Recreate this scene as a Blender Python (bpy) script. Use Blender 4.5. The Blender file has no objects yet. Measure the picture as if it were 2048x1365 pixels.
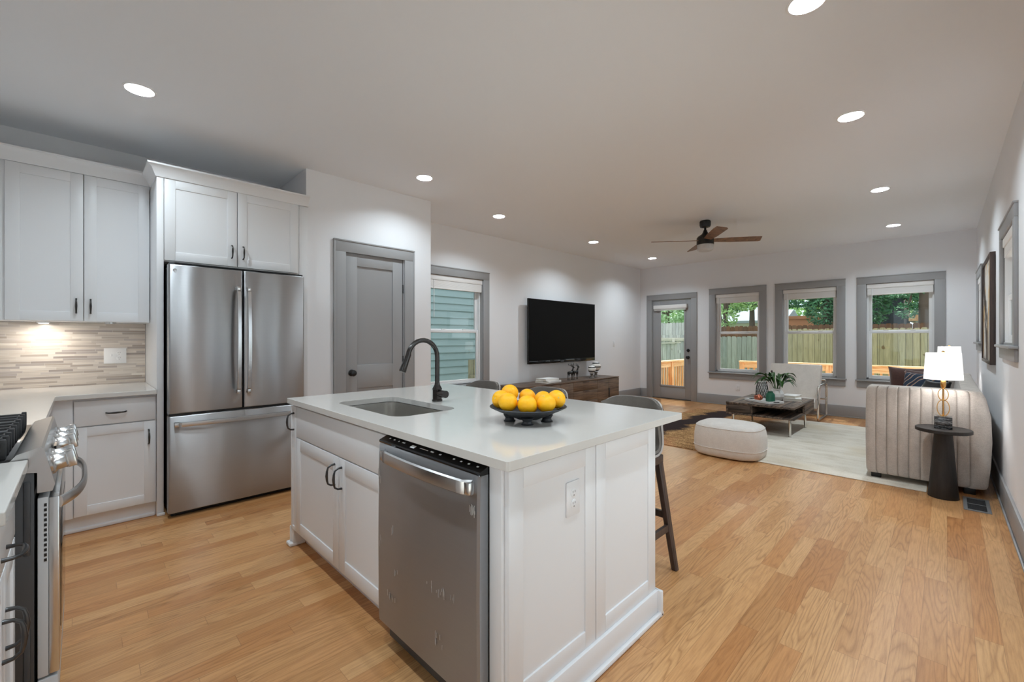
import bpy, bmesh, math, random
from mathutils import Vector, Matrix
random.seed(7)
PI = math.pi
S = bpy.context.scene
COL = S.collection

# ------------------------------------------------------------------ camera
CAM_H = 1.28
cd = bpy.data.cameras.new('camera')
cam = bpy.data.objects.new('camera', cd)
COL.objects.link(cam)
cam.location = (0, 0, CAM_H)
cam.rotation_euler = (PI/2, 0, math.radians(45.12))
cd.sensor_width = 36
cd.lens = 866.5/2048*36
cd.shift_y = -5.4/2048
cd.clip_start = 0.02
cd.clip_end = 300
S.camera = cam

# ------------------------------------------------------------------ view, world, sun
S.view_settings.view_transform = 'Standard'
S.view_settings.look = 'None'
S.view_settings.gamma = 1
S.view_settings.use_curve_mapping = False
S.view_settings.exposure = 0.25
LAMP_W = 17.0          # each recessed ceiling light of the living room
LAMP_K = 11.0          # the kitchen circuit is dimmed a little lower
LAMP_COL = (0.80, 0.925, 1.0)
SKY = 1.7
W = bpy.data.worlds.new('sky'); S.world = W
W.use_nodes = True
wn = W.node_tree; wn.nodes.clear()
wo = wn.nodes.new('ShaderNodeOutputWorld'); wb = wn.nodes.new('ShaderNodeBackground')
wtc = wn.nodes.new('ShaderNodeTexCoord'); wnz = wn.nodes.new('ShaderNodeTexNoise'); wrp = wn.nodes.new('ShaderNodeValToRGB')
wnz.inputs['Scale'].default_value = 2.2; wnz.inputs['Detail'].default_value = 5
wrp.color_ramp.elements[0].position = 0.35; wrp.color_ramp.elements[0].color = (0.62, 0.76, 0.95, 1)
wrp.color_ramp.elements[1].position = 0.6; wrp.color_ramp.elements[1].color = (0.97, 0.985, 1.0, 1)
wn.links.new(wtc.outputs['Generated'], wnz.inputs['Vector'])
wn.links.new(wnz.outputs['Fac'], wrp.inputs['Fac'])
wn.links.new(wrp.outputs['Color'], wb.inputs['Color'])
wb.inputs['Strength'].default_value = SKY
wn.links.new(wb.outputs['Background'], wo.inputs['Surface'])
sd = bpy.data.lights.new('sun', 'SUN'); sd.energy = 6.0; sd.angle = math.radians(1.5); sd.color = (1, 0.95, 0.87)
sun = bpy.data.objects.new('sun', sd); COL.objects.link(sun)
sun.rotation_euler = Vector((0.20, -0.42, -0.9)).to_track_quat('-Z', 'Y').to_euler()
S.cycles.max_bounces = 12
S.cycles.diffuse_bounces = 9
S.cycles.glossy_bounces = 4
S.cycles.transparent_max_bounces = 12
S.cycles.sample_clamp_indirect = 6
S.cycles.caustics_reflective = False
S.cycles.caustics_refractive = False

# ------------------------------------------------------------------ mesh helpers
class MB:
    def __init__(self, M=None):
        self.bm = bmesh.new(); self.M = M or Matrix.Identity(4); self.mi = 0
    def _v(self, p): return self.bm.verts.new(self.M @ Vector(p))
    def _f(self, vs):
        try: f = self.bm.faces.new(vs)
        except ValueError: return None
        f.material_index = self.mi; f.smooth = True; return f
    def box(self, x0, x1, y0, y1, z0, z1, b=0.0, seg=2):
        vs = [self._v(p) for p in ((x0,y0,z0),(x1,y0,z0),(x1,y1,z0),(x0,y1,z0),(x0,y0,z1),(x1,y0,z1),(x1,y1,z1),(x0,y1,z1))]
        fs = [self._f([vs[i] for i in q]) for q in ((3,2,1,0),(4,5,6,7),(0,1,5,4),(1,2,6,5),(2,3,7,6),(3,0,4,7))]
        if b > 0:
            es = list({e for f in fs for e in f.edges})
            r = bmesh.ops.bevel(self.bm, geom=es, offset=b, segments=seg, profile=0.5, affect='EDGES', clamp_overlap=True)
            for f in r['faces']: f.material_index = self.mi; f.smooth = True
        return self
    def loft(self, rings, cap0=True, cap1=True, closed=True):
        R = [[self._v(p) for p in r] for r in rings]
        n = len(R[0])
        for a, b in zip(R, R[1:]):
            for i in range(n if closed else n-1):
                j = (i+1) % n
                self._f([a[i], a[j], b[j], b[i]])
        if cap0: self._f(list(reversed(R[0])))
        if cap1: self._f(R[-1])
        return self
    def prism(self, poly, z0, z1):
        return self.loft([[(x, y, z0) for x, y in poly], [(x, y, z1) for x, y in poly]])
    def lathe(self, prof, c=(0,0,0), n=32, cap0=True, cap1=True, sx=1, sy=1):
        rings = [[(c[0]+r*sx*math.cos(2*PI*i/n), c[1]+r*sy*math.sin(2*PI*i/n), c[2]+z) for i in range(n)] for r, z in prof]
        return self.loft(rings, cap0, cap1)
    def cyl(self, p0, p1, r, r1=None, n=20):
        return self.tube([p0, p1], [r, r if r1 is None else r1], n)
    def tube(self, path, r, n=10, flat=1.0, closed=False, up=None):
        P = [Vector(p) for p in path]
        rs = r if isinstance(r, (list, tuple)) else [r]*len(P)
        T = []
        for i in range(len(P)):
            if closed: d = P[(i+1) % len(P)] - P[i-1]
            else: d = P[min(i+1, len(P)-1)] - P[max(i-1, 0)]
            T.append(d.normalized() if d.length > 1e-9 else Vector((0,0,1)))
        u = Vector(up) if up else (Vector((0,0,1)) if abs(T[0].z) < 0.9 else Vector((1,0,0)))
        N = (u - T[0]*u.dot(T[0])).normalized()
        rings = []
        for i in range(len(P)):
            N = (N - T[i]*N.dot(T[i])).normalized()
            B = T[i].cross(N)
            rings.append([P[i] + (N*math.cos(2*PI*k/n)*flat + B*math.sin(2*PI*k/n))*rs[i] for k in range(n)])
        if closed: rings.append(rings[0])
        return self.loft(rings, not closed, not closed)
    def quad(self, *ps):
        self._f([self._v(p) for p in ps]); return self
    def sphere(self, c, r, n=20, m=12, sx=1, sy=1, sz=1):
        prof = [(max(r*math.sin(PI*i/m), 1e-5), -r*sz*math.cos(PI*i/m)) for i in range(m+1)]
        return self.lathe(prof, c, n, True, True, sx, sy)
    def build(self, name, mat, parent=None, sharp=35, weld=False):
        if weld: bmesh.ops.remove_doubles(self.bm, verts=self.bm.verts, dist=1e-5)
        bmesh.ops.recalc_face_normals(self.bm, faces=self.bm.faces)
        me = bpy.data.meshes.new(name)
        self.bm.to_mesh(me); self.bm.free()
        for m in (mat if isinstance(mat, (list, tuple)) else [mat]): me.materials.append(m)
        me.set_sharp_from_angle(angle=math.radians(sharp))
        o = bpy.data.objects.new(name, me); COL.objects.link(o)
        if parent is not None: attach(o, parent)
        return o

ORG = {}
def worg(o):
    return ORG.get(o.name, Vector((0,0,0)))
def attach(o, parent):
    o.parent = parent
    o.location = -worg(parent)      # meshes are written in room coordinates
def tag(o, label, cat, group=None, kind=None):
    if label: o['label'] = label
    if cat: o['category'] = cat
    if group: o['group'] = group
    if kind: o['kind'] = kind
    return o
def thing(name, label, cat, loc=(0,0,0), group=None, local=False):
    o = bpy.data.objects.new(name, None); COL.objects.link(o)
    o.empty_display_size = 0.1
    o.location = loc
    ORG[o.name] = Vector((0,0,0)) if local else Vector(loc)
    return tag(o, label, cat, group)
def struct(o, label=None):
    o['kind'] = 'structure'
    if label: o['label'] = label
    return o
def copy_tree(o, parent=None):
    c = o.copy(); COL.objects.link(c)
    if parent is not None: c.parent = parent
    for ch in list(o.children): copy_tree(ch, c)
    return c
def FR(facing, O, ang=0.0):
    U = {'+X': (0,1,0), '-Y': (1,0,0), '+Y': (-1,0,0), '-X': (0,-1,0)}[facing]
    N = {'+X': (1,0,0), '-Y': (0,-1,0), '+Y': (0,1,0), '-X': (-1,0,0)}[facing]
    U = Vector(U); N = Vector(N)
    if ang:
        R = Matrix.Rotation(ang, 3, 'Z'); U = R @ U; N = R @ N
    V = Vector((0,0,1)); O = Vector(O)
    return Matrix(((U.x,V.x,N.x,O.x),(U.y,V.y,N.y,O.y),(U.z,V.z,N.z,O.z),(0,0,0,1)))

# ------------------------------------------------------------------ materials
def lin(c):
    f = lambda v: v/12.92 if v <= 0.04045 else ((v+0.055)/1.055)**2.4
    return tuple(f(v/255) for v in c) + (1,)
class NT:
    def __init__(self, name):
        self.m = bpy.data.materials.new(name); self.m.use_nodes = True
        self.t = self.m.node_tree; self.t.nodes.clear()
        self.o = self.n('OutputMaterial')
    def n(self, typ, **kw):
        nd = self.t.nodes.new('ShaderNode'+typ)
        for k, v in kw.items(): setattr(nd, k, v)
        return nd
    def l(self, a, b): self.t.links.new(a, b)
    def val(self, sock, v):
        if hasattr(v, 'is_linked') or isinstance(v, bpy.types.NodeSocket): self.l(v, sock)
        else: sock.default_value = v
    def math(self, op, a, b=None, c=None):
        nd = self.n('Math', operation=op)
        self.val(nd.inputs[0], a)
        if b is not None: self.val(nd.inputs[1], b)
        if c is not None: self.val(nd.inputs[2], c)
        return nd.outputs[0]
    def mix(self, fac, a, b, mode='MIX'):
        nd = self.n('Mix', data_type='RGBA', blend_type=mode)
        self.val(nd.inputs[0], fac); self.val(nd.inputs[6], a); self.val(nd.inputs[7], b)
        return nd.outputs[2]
    def ramp(self, fac, els, interp='LINEAR'):
        nd = self.n('ValToRGB'); cr = nd.color_ramp; cr.interpolation = interp
        while len(cr.elements) < len(els): cr.elements.new(0.5)
        for e, (p, c) in zip(cr.elements, els): e.position = p; e.color = c
        self.l(fac, nd.inputs[0]); return nd.outputs[0]
    def noise(self, vec, scale, detail=3, rough=0.5, dist=0.0):
        nd = self.n('TexNoise'); nd.inputs['Scale'].default_value = scale; nd.inputs['Detail'].default_value = detail
        nd.inputs['Roughness'].default_value = rough; nd.inputs['Distortion'].default_value = dist
        if vec is not None: self.l(vec, nd.inputs['Vector'])
        return nd.outputs['Fac']
    def obj(self): return self.n('TexCoord').outputs['Object']
    def mapping(self, vec, scale=(1,1,1), rot=(0,0,0), loc=(0,0,0)):
        nd = self.n('Mapping'); nd.inputs['Scale'].default_value = scale; nd.inputs['Rotation'].default_value = rot; nd.inputs['Location'].default_value = loc
        self.l(vec, nd.inputs['Vector']); return nd.outputs[0]
    def bump(self, h, strength=0.3, dist=0.01):
        nd = self.n('Bump'); nd.inputs['Strength'].default_value = strength; nd.inputs['Distance'].default_value = dist
        self.l(h, nd.inputs['Height']); return nd.outputs[0]
    def pbr(self, color, rough=0.5, metal=0.0, normal=None, spec=0.5, **kw):
        b = self.n('BsdfPrincipled')
        self.val(b.inputs['Base Color'], color); self.val(b.inputs['Roughness'], rough)
        self.val(b.inputs['Metallic'], metal); b.inputs['Specular IOR Level'].default_value = spec
        if normal is not None: self.l(normal, b.inputs['Normal'])
        for k, v in kw.items(): self.val(b.inputs[k.replace('_', ' ')], v)
        self.l(b.outputs[0], self.o.inputs['Surface']); self.b = b
        return self.m
def flat(name, rgb, rough=0.5, metal=0.0, nscale=0, nstr=0.1, spec=0.5, var=0.0, **kw):
    t = NT(name); c = lin(rgb); nrm = None
    if nscale:
        f = t.noise(t.obj(), nscale, 4)
        nrm = t.bump(f, nstr, 0.004)
    if var:
        g = t.noise(t.obj(), max(nscale*0.15, 3), 3)
        c2 = tuple(max(0, v*(1-var)) for v in c[:3]) + (1,)
        c = t.mix(g, c2, c)
    return t.pbr(c, rough, metal, nrm, spec, **kw)

M = {}
M['wall'] = flat('wall_paint', (231, 232, 235), 0.9, nscale=220, nstr=0.05, spec=0.2)
M['ceil'] = flat('ceiling_paint', (236, 239, 243), 0.95, nscale=160, nstr=0.05, spec=0.1)
M['trim'] = flat('grey_trim_paint', (153, 153, 154), 0.45, nscale=90, nstr=0.03)
M['cab'] = flat('white_cabinet_paint', (226, 227, 229), 0.35, nscale=120, nstr=0.02)
M['vinyl'] = flat('white_vinyl', (228, 229, 230), 0.35, nscale=60, nstr=0.01)
M['blind'] = flat('white_blind', (230, 228, 226), 0.5, nscale=60, nstr=0.02)
M['plastic_w'] = flat('white_plastic', (240, 240, 240), 0.3, nscale=50, nstr=0.01)
M['black'] = flat('black_plastic', (18, 18, 19), 0.35, nscale=80, nstr=0.03)
M['blackgloss'] = flat('black_gloss', (10, 10, 11), 0.08, nscale=30, nstr=0.005)
M['screen'] = flat('dark_screen', (7, 7, 7), 0.55, nscale=30, nstr=0.002, spec=0.12)
M['bronze'] = flat('dark_bronze', (70, 68, 67), 0.26, metal=0.9, nscale=90, nstr=0.03)
M['enamel'] = flat('pale_grey_enamel', (196, 198, 200), 0.4, nscale=60, nstr=0.02)
M['gunmetal'] = flat('gunmetal', (82, 82, 83), 0.3, metal=0.9, nscale=90, nstr=0.03)
M['chrome'] = flat('chrome', (225, 222, 218), 0.1, metal=1.0, nscale=20, nstr=0.01)
M['gold'] = flat('brushed_gold', (205, 160, 95), 0.25, metal=1.0, nscale=90, nstr=0.05)
M['iron'] = flat('cast_iron', (40, 40, 41), 0.5, nscale=200, nstr=0.25)
M['darkgrey'] = flat('dark_grey_metal', (74, 75, 77), 0.45, metal=0.4, nscale=80, nstr=0.05)

def mk_steel(name, rgb, axis='Z', rough=0.36, aniso=0.95):
    t = NT(name); v = t.obj()
    st = t.mapping(v, (4, 4, 260) if axis == 'Z' else (260, 4, 4))
    f = t.noise(st, 1.0, 3, 0.6)
    wav = t.noise(t.mapping(v, (1.3, 1.3, 0.45)), 2.2, 1)
    nb = t.bump(wav, 0.16, 0.12)
    b2 = t.n('Bump'); b2.inputs['Strength'].default_value = 0.03; b2.inputs['Distance'].default_value = 0.001
    t.l(f, b2.inputs['Height']); t.l(nb, b2.inputs['Normal'])
    c = t.mix(f, tuple(x*0.93 for x in lin(rgb)[:3])+(1,), lin(rgb))
    m = t.pbr(c, rough, 1.0, b2.outputs[0])
    t.b.inputs['Anisotropic'].default_value = aniso; t.b.inputs['Anisotropic Rotation'].default_value = 0.25
    tg = t.n('Tangent', direction_type='RADIAL', axis='Z'); t.l(tg.outputs[0], t.b.inputs['Tangent'])
    return m
M['steel'] = mk_steel('brushed_stainless', (180, 181, 183))
M['steel_dw'] = mk_steel('brushed_stainless_dishwasher', (174, 176, 179), rough=0.38)
M['steel_l'] = flat('satin_stainless', (205, 205, 205), 0.24, metal=1.0, nscale=60, nstr=0.02)
M['steel_sink'] = flat('sink_steel', (214, 212, 208), 0.24, metal=1.0, nscale=120, nstr=0.03)

def mk_quartz():
    t = NT('white_quartz'); v = t.obj()
    f = t.noise(v, 6, 6, 0.6, 0.6); g = t.noise(v, 240, 2)
    c = t.mix(t.math('MULTIPLY', f, 0.5), lin((206, 203, 198)), lin((196, 193, 188)))
    c = t.mix(t.math('MULTIPLY', g, 0.2), c, lin((214, 211, 207)))
    return t.pbr(c, 0.11, 0, None, 0.5)
M['quartz'] = mk_quartz()

def mk_floor():
    t = NT('oak_plank_floor'); v = t.obj()
    sp = t.n('SeparateXYZ'); t.l(v, sp.inputs[0]); X, Y = sp.outputs[0], sp.outputs[1]
    w = 0.083
    xr = t.math('DIVIDE', X, w); row = t.math('FLOOR', xr); fx = t.math('FRACT', xr)
    wn1 = t.n('TexWhiteNoise', noise_dimensions='1D'); t.l(row, wn1.inputs['W'])
    wn2 = t.n('TexWhiteNoise', noise_dimensions='1D'); t.l(t.math('ADD', row, 57.3), wn2.inputs['W'])
    L = t.math('MULTIPLY_ADD', wn2.outputs[0], 0.7, 0.55)
    yo = t.math('DIVIDE', t.math('ADD', Y, t.math('MULTIPLY_ADD', wn1.outputs[0], 3.0, 20.0)), L)
    idx = t.math('FLOOR', yo); fy = t.math('FRACT', yo)
    cv = t.n('CombineXYZ'); t.l(row, cv.inputs[0]); t.l(idx, cv.inputs[1])
    pid = t.n('TexWhiteNoise', noise_dimensions='2D'); t.l(cv.outputs[0], pid.inputs['Vector'])
    pv, pc = pid.outputs['Value'], pid.outputs['Color']
    base = t.ramp(pv, [(0.0, lin((188, 136, 87))), (0.2, lin((198, 148, 98))), (0.55, lin((211, 164, 114))), (0.85, lin((196, 141, 90))), (1.0, lin((182, 127, 78)))])
    sc = t.n('SeparateXYZ'); t.l(pc, sc.inputs[0])
    # each board has its own grain: shift the coordinates per board
    gx = t.math('ADD', X, t.math('MULTIPLY', sc.outputs[0], 37.0)); gy = t.math('ADD', Y, t.math('MULTIPLY', sc.outputs[1], 53.0))
    gv = t.n('CombineXYZ'); t.l(gx, gv.inputs[0]); t.l(t.math('MULTIPLY', gy, 0.055), gv.inputs[1]); t.l(sc.outputs[2], gv.inputs[2])
    fine = t.noise(gv.outputs[0], 150, 4, 0.65)
    wv = t.n('CombineXYZ'); t.l(gx, wv.inputs[0]); t.l(t.math('MULTIPLY', gy, 0.085), wv.inputs[1])
    low = t.noise(wv.outputs[0], 7.0, 2, 0.5, 0.3)
    rings = t.math('FRACT', t.math('MULTIPLY', low, 22.0))
    ringl = t.math('POWER', t.math('ABSOLUTE', t.math('MULTIPLY_ADD', rings, 2.0, -1.0)), 3.0)
    strength = t.math('MULTIPLY', ringl, t.math('MULTIPLY_ADD', sc.outputs[2], 0.55, 0.2))
    c = t.mix(strength, base, t.mix(1.0, base, (0.56, 0.47, 0.38, 1), 'MULTIPLY'))
    fg = t.ramp(fine, [(0.42, (0, 0, 0, 1)), (0.68, (1, 1, 1, 1))])
    c = t.mix(t.math('MULTIPLY', fg, 0.42), c, t.mix(1.0, c, (0.55, 0.46, 0.38, 1), 'MULTIPLY'))
    broad = t.noise(gv.outputs[0], 12, 2)
    c = t.mix(t.math('MULTIPLY', broad, 0.25), c, t.mix(1.0, c, (1.12, 1.1, 1.06, 1), 'MULTIPLY'))
    kn = t.noise(t.mapping(v, (1, 0.6, 1)), 3.1, 2, 0.4)
    c = t.mix(t.ramp(kn, [(0.74, (0, 0, 0, 1)), (0.79, (1, 1, 1, 1))]), c, t.mix(1.0, c, (0.45, 0.38, 0.33, 1), 'MULTIPLY'))
    ex = t.math('LESS_THAN', t.math('MINIMUM', fx, t.math('SUBTRACT', 1.0, fx)), 0.012)
    ey = t.math('LESS_THAN', t.math('MULTIPLY', t.math('MINIMUM', fy, t.math('SUBTRACT', 1.0, fy)), L), 0.0011)
    e = t.math('MAXIMUM', ex, ey)
    c = t.mix(t.math('MULTIPLY', e, 0.45), c, t.mix(1.0, c, (0.35, 0.27, 0.2, 1), 'MULTIPLY'))
    h = t.math('SUBTRACT', t.math('MULTIPLY', fine, 0.12), t.math('MULTIPLY', e, 0.6))
    rg = t.math('MULTIPLY_ADD', fine, 0.12, 0.24)
    return t.pbr(c, rg, 0, t.bump(h, 0.12, 0.002), 0.45)
M['floor'] = mk_floor()

def mk_tile():
    t = NT('linear_mosaic_tile'); v = t.obj()
    sp = t.n('SeparateXYZ'); t.l(v, sp.inputs[0]); X = t.math('ADD', sp.outputs[0], sp.outputs[1]); Z = sp.outputs[2]
    h = 0.0168
    zr = t.math('DIVIDE', Z, h); row = t.math('FLOOR', zr); fz = t.math('FRACT', zr)
    wn1 = t.n('TexWhiteNoise', noise_dimensions='1D'); t.l(row, wn1.inputs['W'])
    wn2 = t.n('TexWhiteNoise', noise_dimensions='1D'); t.l(t.math('ADD', row, 31.7), wn2.inputs['W'])
    L = t.math('MULTIPLY_ADD', wn2.outputs[0], 0.17, 0.11)
    xo = t.math('DIVIDE', t.math('ADD', X, t.math('MULTIPLY_ADD', wn1.outputs[0], 2.0, 30.0)), L)
    idx = t.math('FLOOR', xo); fx = t.math('FRACT', xo)
    cv = t.n('CombineXYZ'); t.l(row, cv.inputs[0]); t.l(idx, cv.inputs[1])
    pid = t.n('TexWhiteNoise', noise_dimensions='2D'); t.l(cv.outputs[0], pid.inputs['Vector'])
    base = t.ramp(pid.outputs['Value'], [(0.0, lin((176, 164, 154))), (0.25, lin((222, 212, 200))), (0.5, lin((206, 196, 186))), (0.72, lin((231, 223, 212))), (0.86, lin((192, 182, 176))), (1.0, lin((162, 152, 145)))])
    st = t.noise(t.mapping(v, (4, 4, 160)), 1.0, 3, 0.6)
    c = t.mix(t.ramp(st, [(0.45, (0, 0, 0, 1)), (0.66, (0.65, 0.65, 0.65, 1))]), base, t.mix(1.0, base, (0.72, 0.68, 0.64, 1), 'MULTIPLY'))
    e = t.math('MAXIMUM', t.math('LESS_THAN', t.math('MULTIPLY', fz, h), 0.0013), t.math('LESS_THAN', t.math('MULTIPLY', fx, L), 0.0016))
    c = t.mix(e, c, lin((212, 206, 198)))
    return t.pbr(c, 0.22, 0, t.bump(t.math('SUBTRACT', 1.0, e), 0.3, 0.001), 0.5)
M['tile'] = mk_tile()

def mk_wood(name, dark, light, axis=(1, 14, 14), scale=3.0, rough=0.45, contrast=(0.35, 0.65)):
    t = NT(name); v = t.obj()
    a = t.noise(t.mapping(v, axis), scale, 5, 0.6, 0.35)
    b = t.noise(t.mapping(v, tuple(x*5 for x in axis)), scale, 3, 0.6)
    f = t.math('ADD', t.math('MULTIPLY', a, 0.75), t.math('MULTIPLY', b, 0.25))
    c = t.ramp(f, [(contrast[0], lin(dark)), (contrast[1], lin(light))])
    return t.pbr(c, rough, 0, t.bump(f, 0.08, 0.002))
M['walnut_y'] = mk_wood('walnut_along_y', (58, 46, 40), (122, 100, 84), (12, 0.9, 14), 2.6)
M['walnut_front'] = mk_wood('walnut_front', (62, 48, 40), (136, 112, 92), (6, 0.8, 13), 2.4)
M['ctable'] = mk_wood('grey_walnut', (46, 37, 31), (126, 106, 90), (11, 0.55, 14), 2.6, 0.6, (0.42, 0.60))
M['ctable_x'] = mk_wood('grey_walnut_front', (46, 37, 31), (112, 95, 82), (0.6, 11, 14), 2.6, 0.6, (0.38, 0.66))
M['stoolwood'] = mk_wood('dark_stained_wood', (50, 40, 37), (84, 68, 62), (14, 14, 1.2), 3)
M['fanwood'] = mk_wood('fan_blade_wood', (92, 66, 50), (148, 108, 82), (3, 3, 3), 6)
M['tablewood'] = mk_wood('black_stained_wood', (24, 21, 20), (44, 39, 36), (14, 14, 1.4), 3, 0.55)
M['cedar'] = mk_wood('cedar', (206, 140, 84), (248, 208, 154), (9, 9, 0.9), 2.5, 0.7)
M['cedar_h'] = mk_wood('cedar_rail', (214, 160, 100), (250, 224, 180), (0.9, 0.9, 9), 2.5, 0.7)
M['deck'] = mk_wood('deck_boards', (150, 120, 86), (196, 168, 130), (0.9, 9, 9), 2.5, 0.75)

def mk_fence(name, cols, bw=0.14):
    t = NT(name); v = t.obj(); sp = t.n('SeparateXYZ'); t.l(v, sp.inputs[0])
    xr = t.math('DIVIDE', t.math('ADD', sp.outputs[0], sp.outputs[1]), bw); row = t.math('FLOOR', xr); fx = t.math('FRACT', xr)
    wn1 = t.n('TexWhiteNoise', noise_dimensions='1D'); t.l(row, wn1.inputs['W'])
    base = t.ramp(wn1.outputs[0], [(0.0, lin(cols[0])), (0.5, lin(cols[1])), (1.0, lin(cols[2]))])
    gr = t.noise(t.mapping(v, (12, 12, 0.9)), 3.0, 4, 0.6)
    c = t.mix(t.ramp(gr, [(0.42, (0, 0, 0, 1)), (0.7, (0.8, 0.8, 0.8, 1))]), base, t.mix(1.0, base, (0.62, 0.62, 0.58, 1), 'MULTIPLY'))
    kn = t.noise(t.mapping(v, (1, 1, 0.7)), 7, 1)
    c = t.mix(t.ramp(kn, [(0.72, (0, 0, 0, 1)), (0.76, (0.8, 0.8, 0.8, 1))]), c, lin((96, 76, 54)))
    e = t.math('LESS_THAN', fx, 0.05)
    c = t.mix(e, c, lin((70, 64, 54)))
    return t.pbr(c, 0.85, 0, None, 0.2)
M['fence_old'] = mk_fence('weathered_fence', ((186, 188, 186), (208, 209, 206), (172, 176, 176)))
M['fence_new'] = mk_fence('tan_fence', ((150, 143, 114), (170, 160, 128), (158, 154, 130)))
M['fence_green'] = mk_fence('green_grey_fence', ((140, 149, 143), (166, 172, 164), (130, 140, 136)))

def mk_siding():
    t = NT('teal_siding'); v = t.obj()
    f = t.noise(t.mapping(v, (2, 2, 60)), 2, 3)
    c = t.mix(f, lin((140, 162, 163)), lin((160, 181, 180)))
    return t.pbr(c, 0.6, 0, t.bump(f, 0.05, 0.003))
M['siding'] = mk_siding()

def mk_fabric(name, a, b, scale=260, rough=0.9, bump=0.35, sheen=0.15):
    t = NT(name); v = t.obj()
    f = t.noise(v, scale, 2, 0.6); g = t.noise(t.mapping(v, (1, 1, 0.7)), 14, 3, 0.6); s = t.noise(t.mapping(v, (30, 30, 420)), 1.0, 2)
    k = t.math('ADD', t.math('MULTIPLY', f, 0.45), t.math('ADD', t.math('MULTIPLY', g, 0.3), t.math('MULTIPLY', s, 0.25)))
    c = t.ramp(k, [(0.32, lin(a)), (0.66, lin(b))])
    m = t.pbr(c, rough, 0, t.bump(f, bump, 0.002), 0.2)
    t.b.inputs['Sheen Weight'].default_value = sheen
    return m
M['sofa'] = mk_fabric('taupe_chenille', (160, 152, 145), (204, 196, 188))
M['otto'] = mk_fabric('cream_boucle', (204, 198, 192), (226, 221, 215), 180)
M['chairfab'] = mk_fabric('oatmeal_linen', (206, 198, 190), (228, 221, 213), 240)
M['stoolfab'] = mk_fabric('grey_leatherette', (102, 97, 92), (118, 113, 107), 300, 0.6, 0.1, 0)
M['stoolpad'] = mk_fabric('grey_pad', (112, 108, 104), (128, 123, 118), 300, 0.7, 0.1, 0)
M['stoolshell'] = flat('grey_shell', (168, 162, 158), 0.4, nscale=60, nstr=0.02)
M['velvet'] = mk_fabric('brown_velvet', (52, 30, 26), (84, 52, 44), 120, 0.7, 0.2, 0.5)
M['navy'] = mk_fabric('slate_blue_cloth', (58, 68, 82), (82, 94, 108), 240)

def mk_navypat():
    t = NT('patterned_cushion'); v = t.obj()
    w = t.n('TexWave', wave_type='RINGS'); w.inputs['Scale'].default_value = 4.2; w.inputs['Distortion'].default_value = 4.0; w.inputs['Detail'].default_value = 1; w.inputs['Detail Scale'].default_value = 1.2
    t.l(t.mapping(v, (1, 1, 1), (0.4, 0.5, 0.2)), w.inputs['Vector'])
    c = t.ramp(w.outputs['Fac'], [(0, lin((50, 62, 78))), (0.42, lin((58, 70, 88))), (0.5, lin((196, 188, 178))), (0.62, lin((70, 70, 74))), (0.74, lin((206, 140, 96))), (0.82, lin((48, 58, 74)))], 'CONSTANT')
    return t.pbr(c, 0.85, 0, t.bump(t.noise(v, 260, 2), 0.2, 0.002), 0.2)
M['navypat'] = mk_navypat()

def mk_rug():
    t = NT('abstract_rug'); v = t.obj()
    sp = t.n('SeparateXYZ'); t.l(v, sp.inputs[0]); X, Y = sp.outputs[0], sp.outputs[1]
    pile = t.noise(t.mapping(v, (1, 0.5, 1)), 90, 3, 0.7)
    st = t.noise(t.mapping(v, (2.0, 6.0, 1), (0, 0, 0.5)), 3.0, 5, 0.65, 0.5)
    brown = t.ramp(t.math('MULTIPLY_ADD', pile, 0.6, t.math('MULTIPLY', st, 0.4)), [(0.36, lin((78, 54, 34))), (0.5, lin((156, 118, 78))), (0.62, lin((212, 172, 122)))])
    rust = t.noise(v, 1.7, 3)
    brown = t.mix(t.ramp(rust, [(0.5, (0, 0, 0, 1)), (0.72, (0.7, 0.7, 0.7, 1))]), brown, lin((188, 128, 92)))
    # dark river of colour crossing the tan half
    wob = t.noise(v, 1.8, 4, 0.6)
    dband = t.math('ABSOLUTE', t.math('ADD', t.math('MULTIPLY_ADD', Y, -0.10, X), t.math('MULTIPLY_ADD', wob, 0.55, 3.16)))
    dk = t.ramp(dband, [(0.13, (1, 1, 1, 1)), (0.20, (0, 0, 0, 1))])
    brown = t.mix(dk, brown, t.mix(pile, lin((34, 26, 26)), lin((62, 48, 46))))
    cream = t.ramp(t.math('MULTIPLY_ADD', t.noise(t.mapping(v, (1.4, 4, 1)), 2.2, 5, 0.6), 0.7, t.math('MULTIPLY', pile, 0.3)), [(0.3, lin((194, 185, 168))), (0.5, lin((216, 209, 196))), (0.7, lin((226, 221, 210)))])
    cream = t.mix(t.ramp(t.noise(v, 1.1, 3), [(0.52, (0, 0, 0, 1)), (0.68, (0.6, 0.6, 0.6, 1))]), cream, lin((206, 192, 166)))
    edge = t.math('MULTIPLY_ADD', t.noise(v, 1.6, 5, 0.65), 0.7, X)
    mk = t.ramp(t.math('ADD', edge, 1.90), [(0.30, (0, 0, 0, 1)), (0.62, (1, 1, 1, 1))])
    c = t.mix(mk, brown, cream)
    return t.pbr(c, 0.95, 0, t.bump(pile, 0.5, 0.006), 0.1)
M['rug'] = mk_rug()

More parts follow.
